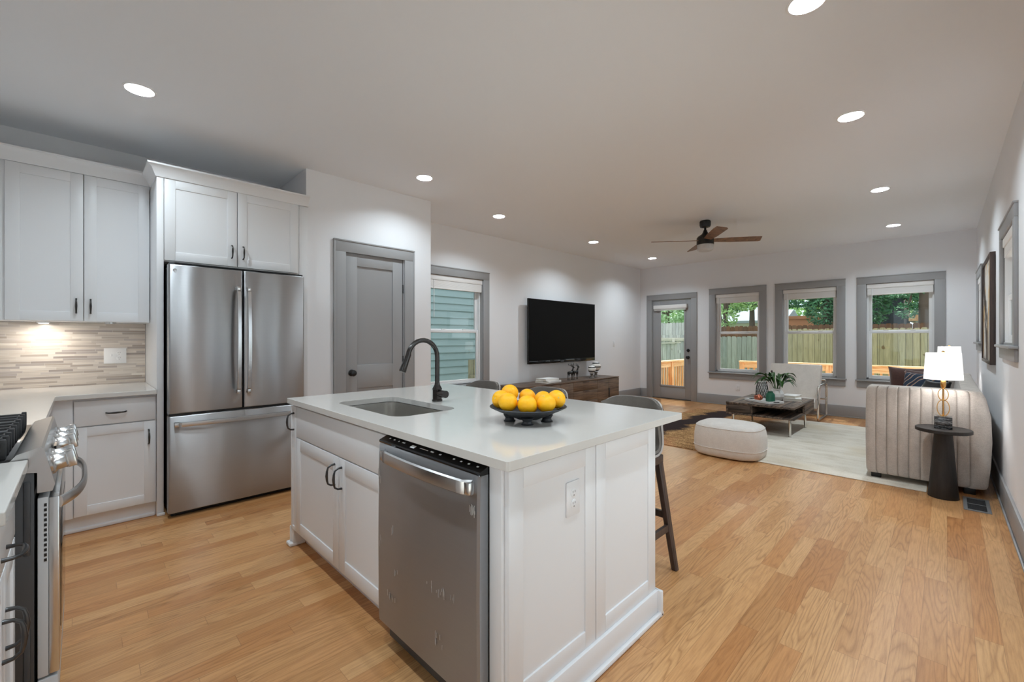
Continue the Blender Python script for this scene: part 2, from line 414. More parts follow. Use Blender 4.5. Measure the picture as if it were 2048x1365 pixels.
def mk_art():
    t = NT('abstract_painting'); v = t.obj()
    s = t.mapping(v, (1, 0.8, 0.55))
    n1 = t.noise(s, 2.4, 8, 0.62, 0.8); n2 = t.noise(t.mapping(v, (1, 1.0, 0.5), (0, 0, 0), (3, 9, 2)), 2.6, 8, 0.65, 0.6)
    c = t.mix(t.ramp(n2, [(0.5, (0, 0, 0, 1)), (0.56, (1, 1, 1, 1))]), lin((232, 228, 222)), lin((206, 160, 80)))
    c = t.mix(t.ramp(n1, [(0.535, (0, 0, 0, 1)), (0.585, (1, 1, 1, 1))]), c, lin((62, 40, 28)))
    n3 = t.noise(t.mapping(v, (1, 1.1, 0.55), (0, 0, 0), (7, 2, 5)), 3.0, 8, 0.7, 0.4)
    c = t.mix(t.ramp(n3, [(0.64, (0, 0, 0, 1)), (0.68, (1, 1, 1, 1))]), c, lin((24, 20, 18)))
    return t.pbr(c, 0.6, 0, t.bump(n1, 0.2, 0.004))
M['art'] = mk_art()

def mk_orange():
    t = NT('orange_peel'); v = t.obj()
    n = t.n('TexVoronoi'); n.inputs['Scale'].default_value = 420; t.l(v, n.inputs['Vector'])
    g = t.noise(v, 18, 3)
    c = t.mix(g, lin((250, 172, 8)), lin((255, 198, 28)))
    m = t.pbr(c, 0.42, 0, t.bump(n.outputs['Distance'], 0.25, 0.0015), 0.4)
    t.b.inputs['Subsurface Weight'].default_value = 0.08; t.b.inputs['Subsurface Radius'].default_value = (0.01, 0.005, 0.002)
    return m
M['orange'] = mk_orange()
M['orange_scar'] = flat('orange_scar', (214, 190, 120), 0.8, nscale=400, nstr=0.3)
M['bowl'] = flat('black_pewter', (52, 54, 58), 0.5, nscale=60, nstr=0.35, var=0.35)

def mk_marble():
    t = NT('black_marble'); v = t.obj()
    w = t.noise(t.mapping(v, (6, 6, 60)), 1.6, 5, 0.6, 1.2)
    c = t.ramp(w, [(0.46, lin((24, 24, 26))), (0.52, lin((150, 150, 150))), (0.56, lin((36, 36, 38))), (0.7, lin((96, 96, 98)))])
    return t.pbr(c, 0.15)
M['marble'] = mk_marble()
def mk_emit(name, col, s, rough=0.5):
    t = NT(name); b = t.pbr(col, rough); t.b.inputs['Emission Color'].default_value = col; t.b.inputs['Emission Strength'].default_value = s
    return b
M['lens'] = mk_emit('lit_lens', (1, 1, 1, 1), 3.0)
M['shade'] = mk_emit('lit_lamp_shade', (0.95, 0.95, 0.94, 1), 0.75)
M['fanlight'] = flat('frosted_glass', (200, 200, 200), 0.35, nscale=30, nstr=0.01)
M['leaf'] = flat('dark_green_leaf', (58, 100, 42), 0.35, nscale=40, nstr=0.1, var=0.45)
M['stem'] = flat('green_stem', (90, 120, 60), 0.5, nscale=40, nstr=0.1)
M['bark'] = flat('bark', (96, 84, 72), 0.9, nscale=20, nstr=0.8, var=0.4)
M['ceramic'] = flat('white_ceramic', (236, 236, 234), 0.25, nscale=20, nstr=0.01)
M['greenglass'] = flat('green_glass', (44, 108, 84), 0.12, nscale=60, nstr=0.3, var=0.5)
M['copper'] = flat('copper_mesh', (190, 110, 84), 0.3, metal=0.8, nscale=120, nstr=0.3)
M['paper'] = flat('white_book_cover', (236, 234, 230), 0.6, nscale=60, nstr=0.05)
M['pages'] = flat('book_pages', (214, 208, 196), 0.9, nscale=300, nstr=0.3)
M['grass'] = flat('grass', (112, 140, 78), 0.95, nscale=30, nstr=0.5, var=0.5)
M['roofm'] = flat('grey_roof', (150, 164, 172), 0.8, nscale=30, nstr=0.3, var=0.2)
M['brick'] = flat('terracotta_wall', (206, 140, 104), 0.85, nscale=40, nstr=0.3, var=0.2)
M['navyhouse'] = flat('navy_siding', (38, 46, 58), 0.6, nscale=20, nstr=0.2, var=0.2)
M['palehouse'] = flat('pale_siding', (224, 228, 230), 0.7, nscale=20, nstr=0.1, var=0.08)
def mk_glass():
    t = NT('window_glass'); tr = t.n('BsdfTransparent'); tr.inputs[0].default_value = (0.96, 0.98, 0.97, 1)
    gl = t.n('BsdfGlossy'); gl.inputs['Roughness'].default_value = 0.02
    fr = t.n('Fresnel'); fr.inputs['IOR'].default_value = 1.45
    mx = t.n('MixShader'); t.l(t.math('MULTIPLY', fr.outputs[0], 0.7), mx.inputs[0]); t.l(tr.outputs[0], mx.inputs[1]); t.l(gl.outputs[0], mx.inputs[2])
    t.l(mx.outputs[0], t.o.inputs['Surface']); return t.m
M['glass'] = mk_glass()
def mk_stripe():
    t = NT('striped_ball'); v = t.obj(); sp = t.n('SeparateXYZ'); t.l(v, sp.inputs[0])
    z = t.math('FRACT', t.math('MULTIPLY', sp.outputs[2], 15.0))
    c = t.ramp(z, [(0.0, lin((235, 233, 228))), (0.28, lin((20, 19, 18))), (0.58, lin((235, 233, 228))), (0.8, lin((206, 202, 196))), (0.84, lin((235, 233, 228)))], 'CONSTANT')
    return t.pbr(c, 0.4)
M['stripe'] = mk_stripe()
M['pedestal'] = flat('grey_stone', (120, 114, 108), 0.7, nscale=60, nstr=0.2)
def leafmat(name, a, b):
    t = NT(name); g = t.n('NewGeometry'); v = t.obj()
    f = t.noise(v, 1.6, 3); r = g.outputs['Random Per Island']
    c = t.mix(t.math('MULTIPLY_ADD', r, 0.6, t.math('MULTIPLY', f, 0.4)), lin(a), lin(b))
    return t.pbr(c, 0.6, 0, None, 0.3)
M['leaf_pale'] = leafmat('pale_foliage', (132, 176, 124), (206, 230, 190))
M['leaf_mid'] = leafmat('mid_foliage', (104, 150, 92), (190, 220, 150))
M['leaf_dark'] = leafmat('evergreen_foliage', (34, 84, 58), (104, 160, 116))

# ------------------------------------------------------------------ room shell
CEIL = 2.807
YB = 8.80            # back wall face
XL = -4.80           # left wall face
RA = 0.0062          # the right wall runs very slightly askew
def RX(y): return 0.29 + RA*(8.78-y)
LIGHTS = [(-3.50, 0.257), (-0.449, 2.339), (-0.467, 3.753), (-3.507, 2.318), (-3.956, 3.71), (-3.956, 5.763), (-3.968, 7.727), (-0.486, 5.813), (-0.511, 7.781),
          (-2.25, 0.257), (-1.15, 0.257), (-0.449, 0.95)]  # three added lights out of view, to brighten the kitchen

struct(MB().box(-5.0, 0.6, -1.0, 8.95, -0.12, 0.0).build('floor', M['floor']), 'oak strip floor')
# ceiling with a round hole for each recessed light
bm = bmesh.new()
def loop(pts):
    vs = [bm.verts.new((x, y, CEIL)) for x, y in pts]
    return [bm.edges.new((vs[i], vs[(i+1) % len(vs)])) for i in range(len(vs))]
es = loop([(-5, -1), (0.6, -1), (0.6, 8.95), (-5, 8.95)])
for x, y in LIGHTS: es += loop([(x+0.072*math.cos(2*PI*i/28), y+0.072*math.sin(2*PI*i/28)) for i in range(28)])
bmesh.ops.triangle_fill(bm, edges=es, use_beauty=True, normal=(0, 0, -1))
for f in bm.faces:
    if f.normal.z > 0: f.normal_flip()
r = bmesh.ops.extrude_face_region(bm, geom=bm.faces[:])
bmesh.ops.translate(bm, verts=[v for v in r['geom'] if isinstance(v, bmesh.types.BMVert)], vec=(0, 0, 0.15))
bmesh.ops.recalc_face_normals(bm, faces=bm.faces[:])
me = bpy.data.meshes.new('ceiling'); bm.to_mesh(me); bm.free(); me.materials.append(M['ceil'])
o = bpy.data.objects.new('ceiling', me); COL.objects.link(o); struct(o, 'flat white ceiling')

def wall(name, F, length, thick, holes, h=CEIL, mat=None, label=None, zb=0.0):
    """wall in a frame: u along, v up, face at n = 0, holes (u0,u1,v0,v1)"""
    mb = MB(F); us = [0.0]
    cur = 0.0
    for u0, u1, v0, v1 in sorted(holes):
        if u0 > cur: mb.box(cur, u0, zb, h, -thick, 0)
        if v0 > zb: mb.box(u0, u1, zb, v0, -thick, 0)
        if v1 < h: mb.box(u0, u1, v1, h, -thick, 0)
        cur = u1
    if cur < length: mb.box(cur, length, zb, h, -thick, 0)
    return struct(mb.build(name, mat or M['wall']), label)

WZ0, WZ1 = 0.638, 2.135       # window openings
F_back = FR('-Y', (XL, YB, 0))
bw = [(-3.315, 1.008), (-2.168, 1.004), (-1.017, 1.003)]
holes = [(x+0.115-XL, x+w-0.115-XL, WZ0, WZ1) for x, w in bw] + [(-4.522-XL, -3.664-XL, 0, 2.095)]
wall('wall_back', F_back, 0.36-XL, 0.16, holes, label='white wall with the glazed door and three windows')
F_left = FR('+X', (XL, 2.62, 0))
wall('wall_left', F_left, 8.96-2.62, 0.16, [(3.14+0.115-2.62, 4.292-0.115-2.62, WZ0, WZ1)], label='white wall behind the television')
# closet that stands out from the left wall
XP = -4.06
mb = MB()
mb.box(XP-0.11, XP, 1.435, 1.789, 0, CEIL); mb.box(XP-0.11, XP, 2.427, 2.765, 0, CEIL); mb.box(XP-0.11, XP, 1.789, 2.427, 2.113, CEIL)
mb.box(-4.95, XP-0.11, 2.655, 2.765, 0, CEIL); mb.box(-4.95, XP-0.11, 1.435, 1.545, 0, CEIL)
struct(mb.build('wall_closet', M['wall']), 'white closet wall beside the refrigerator')
struct(MB().box(-4.93, -4.77, -1.0, 1.435, 0, CEIL).build('wall_kitchen', M['wall']), 'white wall behind the kitchen cabinets')
F_rear = FR('+Y', (0.6, -0.79, 0))
wall('wall_rear', F_rear, 5.55, 0.16, [(0.40, 1.90, 0, 2.25)], label='white wall behind the range')
F_right = FR("-X", (RX(8.95), 8.95, 0), RA)
RU = lambda y: 8.95-y
rh = [(RU(5.206)+0.1, RU(4.195)-0.1, 1.25, 2.05), (RU(8.47)+0.1, RU(7.46)-0.1, 1.25, 2.05), (RU(3.1), RU(0.9), 0, 2.25)]
wall('wall_right', F_right, 9.85, 0.16, rh, label='white wall along the sofa side')
struct(MB().box(-4.77, -4.757, -0.80, 0.385, 0.914, 1.40).build('trim_1', M['tile']), 'linear mosaic tile backsplash in beige and grey')

# baseboards
def bbox(name, F, u0, u1, h=0.186):
    mb = MB(F); mb.box(u0, u1, 0, h, 0, 0.016, 0.004); mb.box(u0, u1, 0, 0.02, 0.016, 0.03, 0.006)
    return mb
def baseb(name, F, spans, label):
    mb = MB(F)
    for u0, u1 in spans:
        mb.box(u0, u1, 0, 0.186, 0, 0.016, 0.004); mb.box(u0, u1, 0, 0.018, 0.016, 0.028, 0.006)
    struct(mb.build(name, M['trim']), label)
baseb('baseboard_back', F_back, [(0.016, -4.638-XL), (-3.555-XL, 0.27-XL)], 'grey baseboard under the windows')
baseb('baseboard_left', F_left, [(2.765-2.62, YB-2.62)], 'grey baseboard under the television')
baseb('baseboard_right', F_right, [(0.15, RU(3.19))], 'grey baseboard along the right wall')
mb = MB(); mb.box(XP, XP+0.016, 1.435, 1.678, 0, 0.186, 0.004); mb.box(XP, XP+0.016, 2.543, 2.765, 0, 0.186, 0.004); mb.box(-4.8, XP+0.016, 2.765, 2.781, 0, 0.186, 0.004)
struct(mb.build('baseboard_closet', M['trim']), 'grey baseboard around the closet')

# ------------------------------------------------------------------ windows
def blind(F, u0, u1, vt, stack, name_label, wand_u, wand_len=0.55):
    O = F @ Vector(((u0+u1)/2, vt, 0))
    t = thing('window_blind', name_label, 'blind', O, 'raised white blinds')
    mb = MB(F); mb.box(u0+0.004, u1-0.004, vt-0.072, vt-0.004, -0.055, -0.004, 0.006); mb.build('valance', M['blind'], t)
    mb = MB(F)
    n = int(stack/0.0085)
    for k in range(n):
        v = vt-0.075-k*0.0085; mb.box(u0+0.012, u1-0.012, v-0.0078, v-0.0004, -0.056, -0.012)
    mb.box(u0+0.012, u1-0.012, v-0.026, v-0.008, -0.056, -0.012, 0.004)
    mb.build('slat_stack', M['blind'], t)
    mb = MB(F); mb.tube([(wand_u, vt-0.07, -0.008), (wand_u, vt-0.07-wand_len, -0.006)], 0.0045, 8); mb.build('wand', M['vinyl'], t)
    return t
def window(name, F, u0, w, label, z_sill=0.622, z_top=2.25, cas=0.115, stack=0.10, blab=None, left_wand=True, wand_len=0.55, mid=1.385, apron=0.125, sh=0.0):
    root = thing(name, None, None, F @ Vector((u0+w/2, z_sill, 0)))
    root['kind'] = 'structure'; root['label'] = label
    a, b = u0+cas, u0+w-cas
    zt = z_top-cas
    mb = MB(F)
    mb.box(u0, a, z_sill, zt, 0, 0.019, 0.003); mb.box(b, u0+w, z_sill, zt, 0, 0.019, 0.003)
    mb.box(u0, u0+w, zt, z_top, 0, 0.019, 0.003); mb.box(u0-0.004, u0+w+0.004, z_top-0.014, z_top, 0.0, 0.026, 0.003)
    # jamb lining
    mb.box(a-0.012, a+0.002, z_sill, zt, -0.155, 0.0); mb.box(b-0.002, b+0.012, z_sill, zt, -0.155, 0.0); mb.box(a, b, zt-0.002, zt+0.012, -0.155, 0.0)
    mb.build('casing', M['trim'], root)
    mb = MB(F); mb.box(u0-0.018, u0+w+0.018, z_sill-0.022, z_sill, 0, 0.045, 0.006); mb.box(a, b, z_sill-0.022, z_sill+0.016, -0.155, 0.002); mb.build('sill', M['trim'], root)
    mb = MB(F); mb.box(u0, u0+w, z_sill-apron, z_sill-0.022, 0, 0.019, 0.003); mb.build('apron', M['trim'], root)
    # white vinyl frame and two sashes
    mb = MB(F); z0 = z_sill+0.016; f = 0.024
    mb.box(a, a+f, z0, zt, -0.15+sh, -0.06+sh); mb.box(b-f, b, z0, zt, -0.15+sh, -0.06+sh); mb.box(a, b, z0, z0+0.018, -0.15+sh, -0.06+sh); mb.box(a, b, zt-f, zt, -0.15+sh, -0.06+sh)
    mb.build('frame', M['vinyl'], root)
    def sash(nm, v0, v1, n0):
        n0 += sh
        mb = MB(F); s = 0.038
        mb.box(a+f, a+f+s, v0, v1, n0, n0+0.03, 0.004); mb.box(b-f-s, b-f, v0, v1, n0, n0+0.03, 0.004)
        mb.box(a+f+s, b-f-s, v0, v0+s, n0, n0+0.03, 0.004); mb.box(a+f+s, b-f-s, v1-s, v1, n0, n0+0.03, 0.004)
        o = mb.build(nm, M['vinyl'], root)
        mb = MB(F); mb.box(a+f+s, b-f-s, v0+s, v1-s, n0+0.012, n0+0.018); g = mb.build('pane', M['glass'], o)
        return o
    sash('upper_sash', mid-0.012, zt-f, -0.14)
    lo = sash('lower_sash', z0+0.018, mid+0.012, -0.105)
    for uu in (0.3, 0.7):
        mb = MB(F); c = a+(b-a)*uu; mb.box(c-0.03, c+0.03, mid+0.012, mid+0.026, -0.10+sh, -0.075+sh, 0.005); mb.build('sash_lock', M['vinyl'], lo)
    if blab: blind(F @ Matrix.Translation((0, 0, sh*0.2)), a, b, zt, stack, blab, (a+0.07) if left_wand else (b-0.07), wand_len)
    return root
labs = ['window beside the glazed door', 'window behind the lounge chair', 'window above the far end of the sofa']
bl = ['raised white blind in the window next to the glazed back door', 'raised white blind in the middle window of the back wall, behind the lounge chair', 'raised white blind in the right window of the back wall, above the brown pillow']
for i, ((x, w), lb, bb) in enumerate(zip(bw, labs, bl)):
    window('window_%d' % (i+1), F_back, x-XL, w, lb, blab=bb, stack=0.085, wand_len=(0.2, 0.62, 0.62)[i])
window('window_4', F_left, 3.14-2.62, 1.152, 'window on the left wall showing teal siding', blab='raised white blind in the side window beside the closet wall', stack=0.10, wand_len=0.5)
window('window_5', F_right, RU(5.206), 1.011, 'small high window on the right wall nearest the camera', z_sill=1.232, z_top=2.155, cas=0.1, blab='raised white blind in the nearer high window of the right wall', mid=1.60, stack=0.06, wand_len=0.42, apron=0.105, left_wand=False, sh=0.055)
window('window_6', F_right, RU(8.47), 1.01, 'small high window on the right wall beyond the painting', z_sill=1.232, z_top=2.155, cas=0.1, blab='raised white blind in the farther high window of the right wall, beyond the painting', mid=1.60, stack=0.06, wand_len=0.42, apron=0.105, left_wand=False, sh=0.055)
def glazed_door(name, F, u0, u1, n, label):
    root = thing(name, None, None, F @ Vector(((u0+u1)/2, 0, 0))); root['kind'] = 'structure'; root['label'] = label
    mb = MB(F); c = 0.09
    mb.box(u0-c, u0+0.01, 0, 2.25+c, 0, 0.019, 0.003); mb.box(u1-0.01, u1+c, 0, 2.25+c, 0, 0.019, 0.003); mb.box(u0, u1, 2.24, 2.25+c, 0, 0.019, 0.003); mb.build('casing', M['trim'], root)
    w = (u1-u0-0.02)/n
    for k in range(n):
        a, b = u0+0.01+k*w, u0+0.01+(k+1)*w; n0 = -0.09-0.035*(k % 2)
        mb = MB(F); s = 0.06
        mb.box(a, a+s, 0.02, 2.24, n0, n0+0.03, 0.003); mb.box(b-s, b, 0.02, 2.24, n0, n0+0.03, 0.003); mb.box(a+s, b-s, 0.02, 0.02+s, n0, n0+0.03, 0.003); mb.box(a+s, b-s, 2.24-s, 2.24, n0, n0+0.03, 0.003)
        o = mb.build('leaf_frame', M['vinyl'], root)
        mb = MB(F); mb.box(a+s, b-s, 0.02+s, 2.24-s, n0+0.011, n0+0.017); mb.build('pane', M['glass'], o)
glazed_door('added_door_3', F_right, RU(3.1), RU(0.9), 2, 'added wide sliding glass door, out of view on the right wall, letting daylight onto the island')  # added out of view, brings side light to island end and refrigerator
glazed_door('added_door_4', F_rear, 0.40, 1.90, 2, 'added sliding glass door behind the camera, letting in fill daylight')  # added out of view, lights the dishwasher side of the island

# ------------------------------------------------------------------ doors
def shaker(mb, u0, u1, v0, v1, n0, rail=0.058, th=0.019, rec=0.0055, b=0.002):
    """one recessed-panel front: frame of four rails and a lower panel"""
    mb.box(u0, u0+rail, v0, v1, n0, n0+th, b); mb.box(u1-rail, u1, v0, v1, n0, n0+th, b)
    mb.box(u0+rail-0.001, u1-rail+0.001, v0, v0+rail, n0, n0+th, b); mb.box(u0+rail-0.001, u1-rail+0.001, v1-rail, v1, n0, n0+th, b)
    mb.box(u0+rail-0.004, u1-rail+0.004, v0+rail-0.004, v1-rail+0.004, n0, n0+th-rec)
def casing_door(mb, u0, u1, zt, cw=0.115):
    mb.box(u0, u0+cw, 0, zt-cw, 0, 0.02, 0.003); mb.box(u1-cw, u1, 0, zt-cw, 0, 0.02, 0.003); mb.box(u0, u1, zt-cw, zt, 0, 0.02, 0.003)
    mb.box(u0-0.004, u1+0.004, zt-0.014, zt, 0, 0.027, 0.003); mb.box(u0-0.003, u0+0.014, 0, zt-0.014, 0, 0.024, 0.003); mb.box(u1-0.014, u1+0.003, 0, zt-0.014, 0, 0.024, 0.003)
Fc = FR('+X', (XP, 0, 0))
d1 = thing('door_1', None, None, (XP, 2.108, 0)); d1['kind'] = 'structure'; d1['label'] = 'grey two-panel closet door beside the refrigerator'
mb = MB(Fc); casing_door(mb, 1.678, 2.543, 2.219); mb.build('casing', M['trim'], d1)
mb = MB(Fc); mb.box(1.789, 1.797, 0, 2.113, -0.10, 0.0); mb.box(2.419, 2.427, 0, 2.113, -0.10, 0.0); mb.box(1.789, 2.427, 2.109, 2.117, -0.10, 0.0); mb.build('jamb', M['trim'], d1)
mb = MB(Fc)
a, b, n0 = 1.800, 2.414, -0.040
mb.box(a, a+0.115, 0.01, 2.104, n0, n0+0.035, 0.003); mb.box(b-0.115, b, 0.01, 2.104, n0, n0+0.035, 0.003)
for v0, v1 in ((0.01, 0.24), (0.79, 1.02), (1.985, 2.104)): mb.box(a+0.114, b-0.114, v0, v1, n0, n0+0.035, 0.003)
mb.box(a+0.11, b-0.11, 0.23, 1.99, n0, n0+0.022)
slab = mb.build('slab', M['trim'], d1)
mb = MB(Fc @ Matrix.Translation((1.857, 0.945, n0+0.035))); mb.lathe([(0.032, 0), (0.032, 0.004), (0.014, 0.010), (0.012, 0.028), (0.026, 0.036), (0.031, 0.048), (0.026, 0.060), (0.01, 0.065)], n=24); mb.build('knob', M['black'], slab)
for z in (1.80, 1.05, 0.25):
    mb = MB(Fc); mb.tube([(b+0.003, z-0.045, -0.002), (b+0.003, z+0.045, -0.002)], 0.006, 10); mb.build('hinge', M['black'], d1)

d2 = thing('door_2', None, None, (-4.09, YB, 0)); d2['kind'] = 'structure'; d2['label'] = 'grey back door with a full pane of glass'
mb = MB(F_back); casing_door(mb, -4.638-XL, -3.555-XL, 2.212); mb.build('casing', M['trim'], d2)
mb = MB(F_back); u0, u1 = -4.522-XL, -3.664-XL
mb.box(u0, u0+0.010, 0, 2.095, -0.155, 0); mb.box(u1-0.010, u1, 0, 2.095, -0.155, 0); mb.box(u0, u1, 2.088, 2.1, -0.155, 0); mb.build('jamb', M['trim'], d2)
mb = MB(F_back); mb.box(u0, u1, 0, 0.014, -0.15, -0.005); mb.build('threshold', M['darkgrey'], d2)
mb = MB(F_back); a, b = u0+0.013, u1-0.013; ga, gb = -4.343-XL, -3.806-XL; n0 = -0.06
mb.box(a, ga, 0.016, 2.082, n0, n0+0.045, 0.003); mb.box(gb, b, 0.016, 2.082, n0, n0+0.045, 0.003); mb.box(ga-0.001, gb+0.001, 0.016, 0.275, n0, n0+0.045, 0.003); mb.box(ga-0.001, gb+0.001, 1.95, 2.082, n0, n0+0.045, 0.003)
slab = mb.build('slab', M['trim'], d2)
mb = MB(F_back); e = 0.018
for q in ((ga-e, ga+e, 0.257, 1.968), (gb-e, gb+e, 0.257, 1.968), (ga, gb, 0.257, 0.293), (ga, gb, 1.932, 1.968)): mb.box(*q, n0+0.043, n0+0.056, 0.004)
mb.build('glazing_bead', M['trim'], slab)
mb = MB(F_back); mb.box(ga, gb, 0.275, 1.95, n0+0.018, n0+0.026); mb.build('pane', M['glass'], slab)
for nm, z in (('knob', 0.888), ('deadbolt', 1.031)):
    mb = MB(F_back @ Matrix.Translation((-3.739-XL, z, n0+0.045)))
    if nm == 'knob': mb.lathe([(0.033, 0), (0.033, 0.006), (0.013, 0.012), (0.012, 0.03), (0.026, 0.038), (0.030, 0.05), (0.024, 0.062), (0.008, 0.066)], n=24)
    else: mb.lathe([(0.032, 0), (0.032, 0.012), (0.028, 0.018), (0.01, 0.02)], n=24); mb.box(-0.006, 0.006, -0.02, 0.02, 0.018, 0.034, 0.003)
    mb.build(nm, M['black'], slab)
t = thing('door_blind', 'raised white blind mounted on the glazed back door', 'blind', (-4.09, YB, 1.98))
mb = MB(F_back); mb.box(-4.472-XL, -3.75-XL, 1.905, 1.984, -0.013, 0.045, 0.005); mb.build('valance', M['blind'], t)
mb = MB(F_back)
for k in range(4): mb.box(-4.46-XL, -3.77-XL, 1.897-k*0.009, 1.902-k*0.009, -0.010, 0.036)
mb.build('slat_stack', M['blind'], t)

# ------------------------------------------------------------------ recessed lights
LL = ['recessed ceiling light nearest the upper left cabinets, before the refrigerator', 'large recessed ceiling light at the top edge of the view, right of the island', 'recessed ceiling light on the right, second from the camera', 'recessed ceiling light in front of the closet door', 'recessed ceiling light near the television, just past the closet corner', 'recessed ceiling light left of the fan, near the middle of the television wall', 'recessed ceiling light in the far left corner above the glazed door', 'recessed ceiling light on the right between the fan and the right wall', 'recessed ceiling light farthest along the right wall, near the back windows',
      'added unseen recessed ceiling light over the range, second in the row by the range', 'added unseen recessed ceiling light over the near end of the counter, third in that row', 'added unseen recessed ceiling light over the camera corner, nearest the added sliding doors']
for (x, y), lab in zip(LIGHTS, LL):
    t = thing('recessed_light', lab, 'ceiling light', (x, y, CEIL), 'recessed ceiling lights')
    mb = MB(); n = 36
    prof = [(0.082, CEIL-0.0005), (0.082, CEIL-0.003), (0.076, CEIL-0.0045), (0.0705, CEIL-0.003), (0.0695, CEIL+0.002), (0.052, CEIL+0.042), (0.050, CEIL+0.05)]
    mb.lathe(prof, (x, y, 0), n, False, False); mb.build('trim_ring', M['plastic_w'], t)
    mb = MB(); mb.lathe([(0.0515, CEIL+0.044), (0.0515, CEIL+0.05)], (x, y, 0), n); mb.build('lens', M['lens'], t)
    ld = bpy.data.lights.new('recessed_lamp', 'AREA'); ld.shape = 'DISK'; ld.size = 0.09; ld.energy = LAMP_W if y > 3.5 else LAMP_K; ld.color = LAMP_COL
    lo = bpy.data.objects.new('recessed_lamp', ld); COL.objects.link(lo); lo.parent = t; lo.location = (0, 0, 0.041)
# ------------------------------------------------------------------ kitchen helpers
def pull(F, u, v, n, L=0.10, vertical=True, out=0.032, mat='bronze', parent=None, r=0.0048):
    """bowed cabinet pull: two feet, angled legs and a thicker grip"""
    h = L/2; P = [(-h, 0), (-h+0.002, out*0.55), (-h+0.012, out*0.93), (-h*0.45, out*1.05), (0, out*1.10), (h*0.45, out*1.05), (h-0.012, out*0.93), (h-0.002, out*0.55), (h, 0)]
    R = [r*1.25, r, r*0.95, r*1.15, r*1.4, r*1.15, r*0.95, r, r*1.25]
    mb = MB(F)
    mb.tube([((u, v+s, n+d) if vertical else (u+s, v, n+d)) for s, d in P], R, 10)
    return mb.build('pull', M[mat], parent)
def bowbar(F, c, L, out, wdt, th, vertical, name, mat, parent, flat_ends=0.12, n=22):
    """flat bowed appliance handle standing off a door"""
    mb = MB(F); rings = []
    for i in range(n+1):
        s = -1+2*i/n
        d = out*(0.55+0.45*(1-s*s)) if abs(s) < 1-flat_ends*0.0 else 0
        k = min(1.0, (1-abs(s))/0.04)
        d = d*(0.25+0.75*min(1, k)) if k < 1 else d
        ring = []
        for a, b in ((-1, 0), (-0.8, 0.8), (0, 1), (0.8, 0.8), (1, 0), (0.8, -0.8), (0, -1), (-0.8, -0.8)):
            w, t = a*wdt/2, b*th/2
            ring.append((c[0]+w, c[1]+s*L/2, c[2]+d+t) if vertical else (c[0]+s*L/2, c[1]+w, c[2]+d+t))
        rings.append(ring)
    mb.loft(rings)
    for s in (-0.97, 0.97):
        q = s*L/2
        if vertical: mb.box(c[0]-wdt*0.38, c[0]+wdt*0.38, c[1]+q-0.014, c[1]+q+0.014, c[2]-0.002, c[2]+out*0.62, 0.002)
        else: mb.box(c[0]+q-0.014, c[0]+q+0.014, c[1]-wdt*0.38, c[1]+wdt*0.38, c[2]-0.002, c[2]+out*0.62, 0.002)
    return mb.build(name, M[mat], parent)
def crown(mb, path, z0, h, out):
    """cornice: profile swept along a plan polyline (x, y) with outward normals on its right side"""
    prof = [(0, 0), (0.008, 0), (0.012, h*0.12), (out*0.55, h*0.62), (out*0.9, h*0.82), (out, h*0.86), (out, h), (0, h)]
    P = [Vector((x, y)) for x, y in path]; rings = []
    for i, p in enumerate(P):
        d0 = (P[i]-P[i-1]).normalized() if i > 0 else None
        d1 = (P[i+1]-P[i]).normalized() if i < len(P)-1 else None
        nr = lambda d: Vector((d.y, -d.x))
        if d0 is None: m = nr(d1)
        elif d1 is None: m = nr(d0)
        else:
            a, b = nr(d0), nr(d1); m = (a+b)/(1+a.dot(b))
        rings.append([(p.x+m.x*o, p.y+m.y*o, z0+z) for o, z in prof])
    mb.loft(rings)
def roundrect(x0, x1, y0, y1, r, n=6):
    pts = []
    for cx, cy, a0 in ((x1-r, y1-r, 0), (x0+r, y1-r, 90), (x0+r, y0+r, 180), (x1-r, y0+r, 270)):
        for k in range(n+1):
            a = math.radians(a0+90*k/n); pts.append((cx+r*math.cos(a), cy+r*math.sin(a)))
    return pts
def slab(name, outer, holes, z0, z1, mat, bev=0.003, parent=None):
    bm = bmesh.new(); es = []
    for L in [outer]+holes:
        vs = [bm.verts.new((x, y, z0)) for x, y in L]
        es += [bm.edges.new((vs[i], vs[(i+1) % len(vs)])) for i in range(len(vs))]
    bmesh.ops.triangle_fill(bm, edges=es, use_beauty=True)
    r = bmesh.ops.extrude_face_region(bm, geom=bm.faces[:])
    bmesh.ops.translate(bm, verts=[v for v in r['geom'] if isinstance(v, bmesh.types.BMVert)], vec=(0, 0, z1-z0))
    bmesh.ops.recalc_face_normals(bm, faces=bm.faces[:])
    me = bpy.data.meshes.new(name); bm.to_mesh(me); bm.free(); me.materials.append(mat)
    o = bpy.data.objects.new(name, me); COL.objects.link(o)
    md = o.modifiers.new('bevel', 'BEVEL'); md.width = bev; md.segments = 2; md.limit_method = 'ANGLE'; md.angle_limit = math.radians(50)
    if parent is not None: attach(o, parent)
    return o

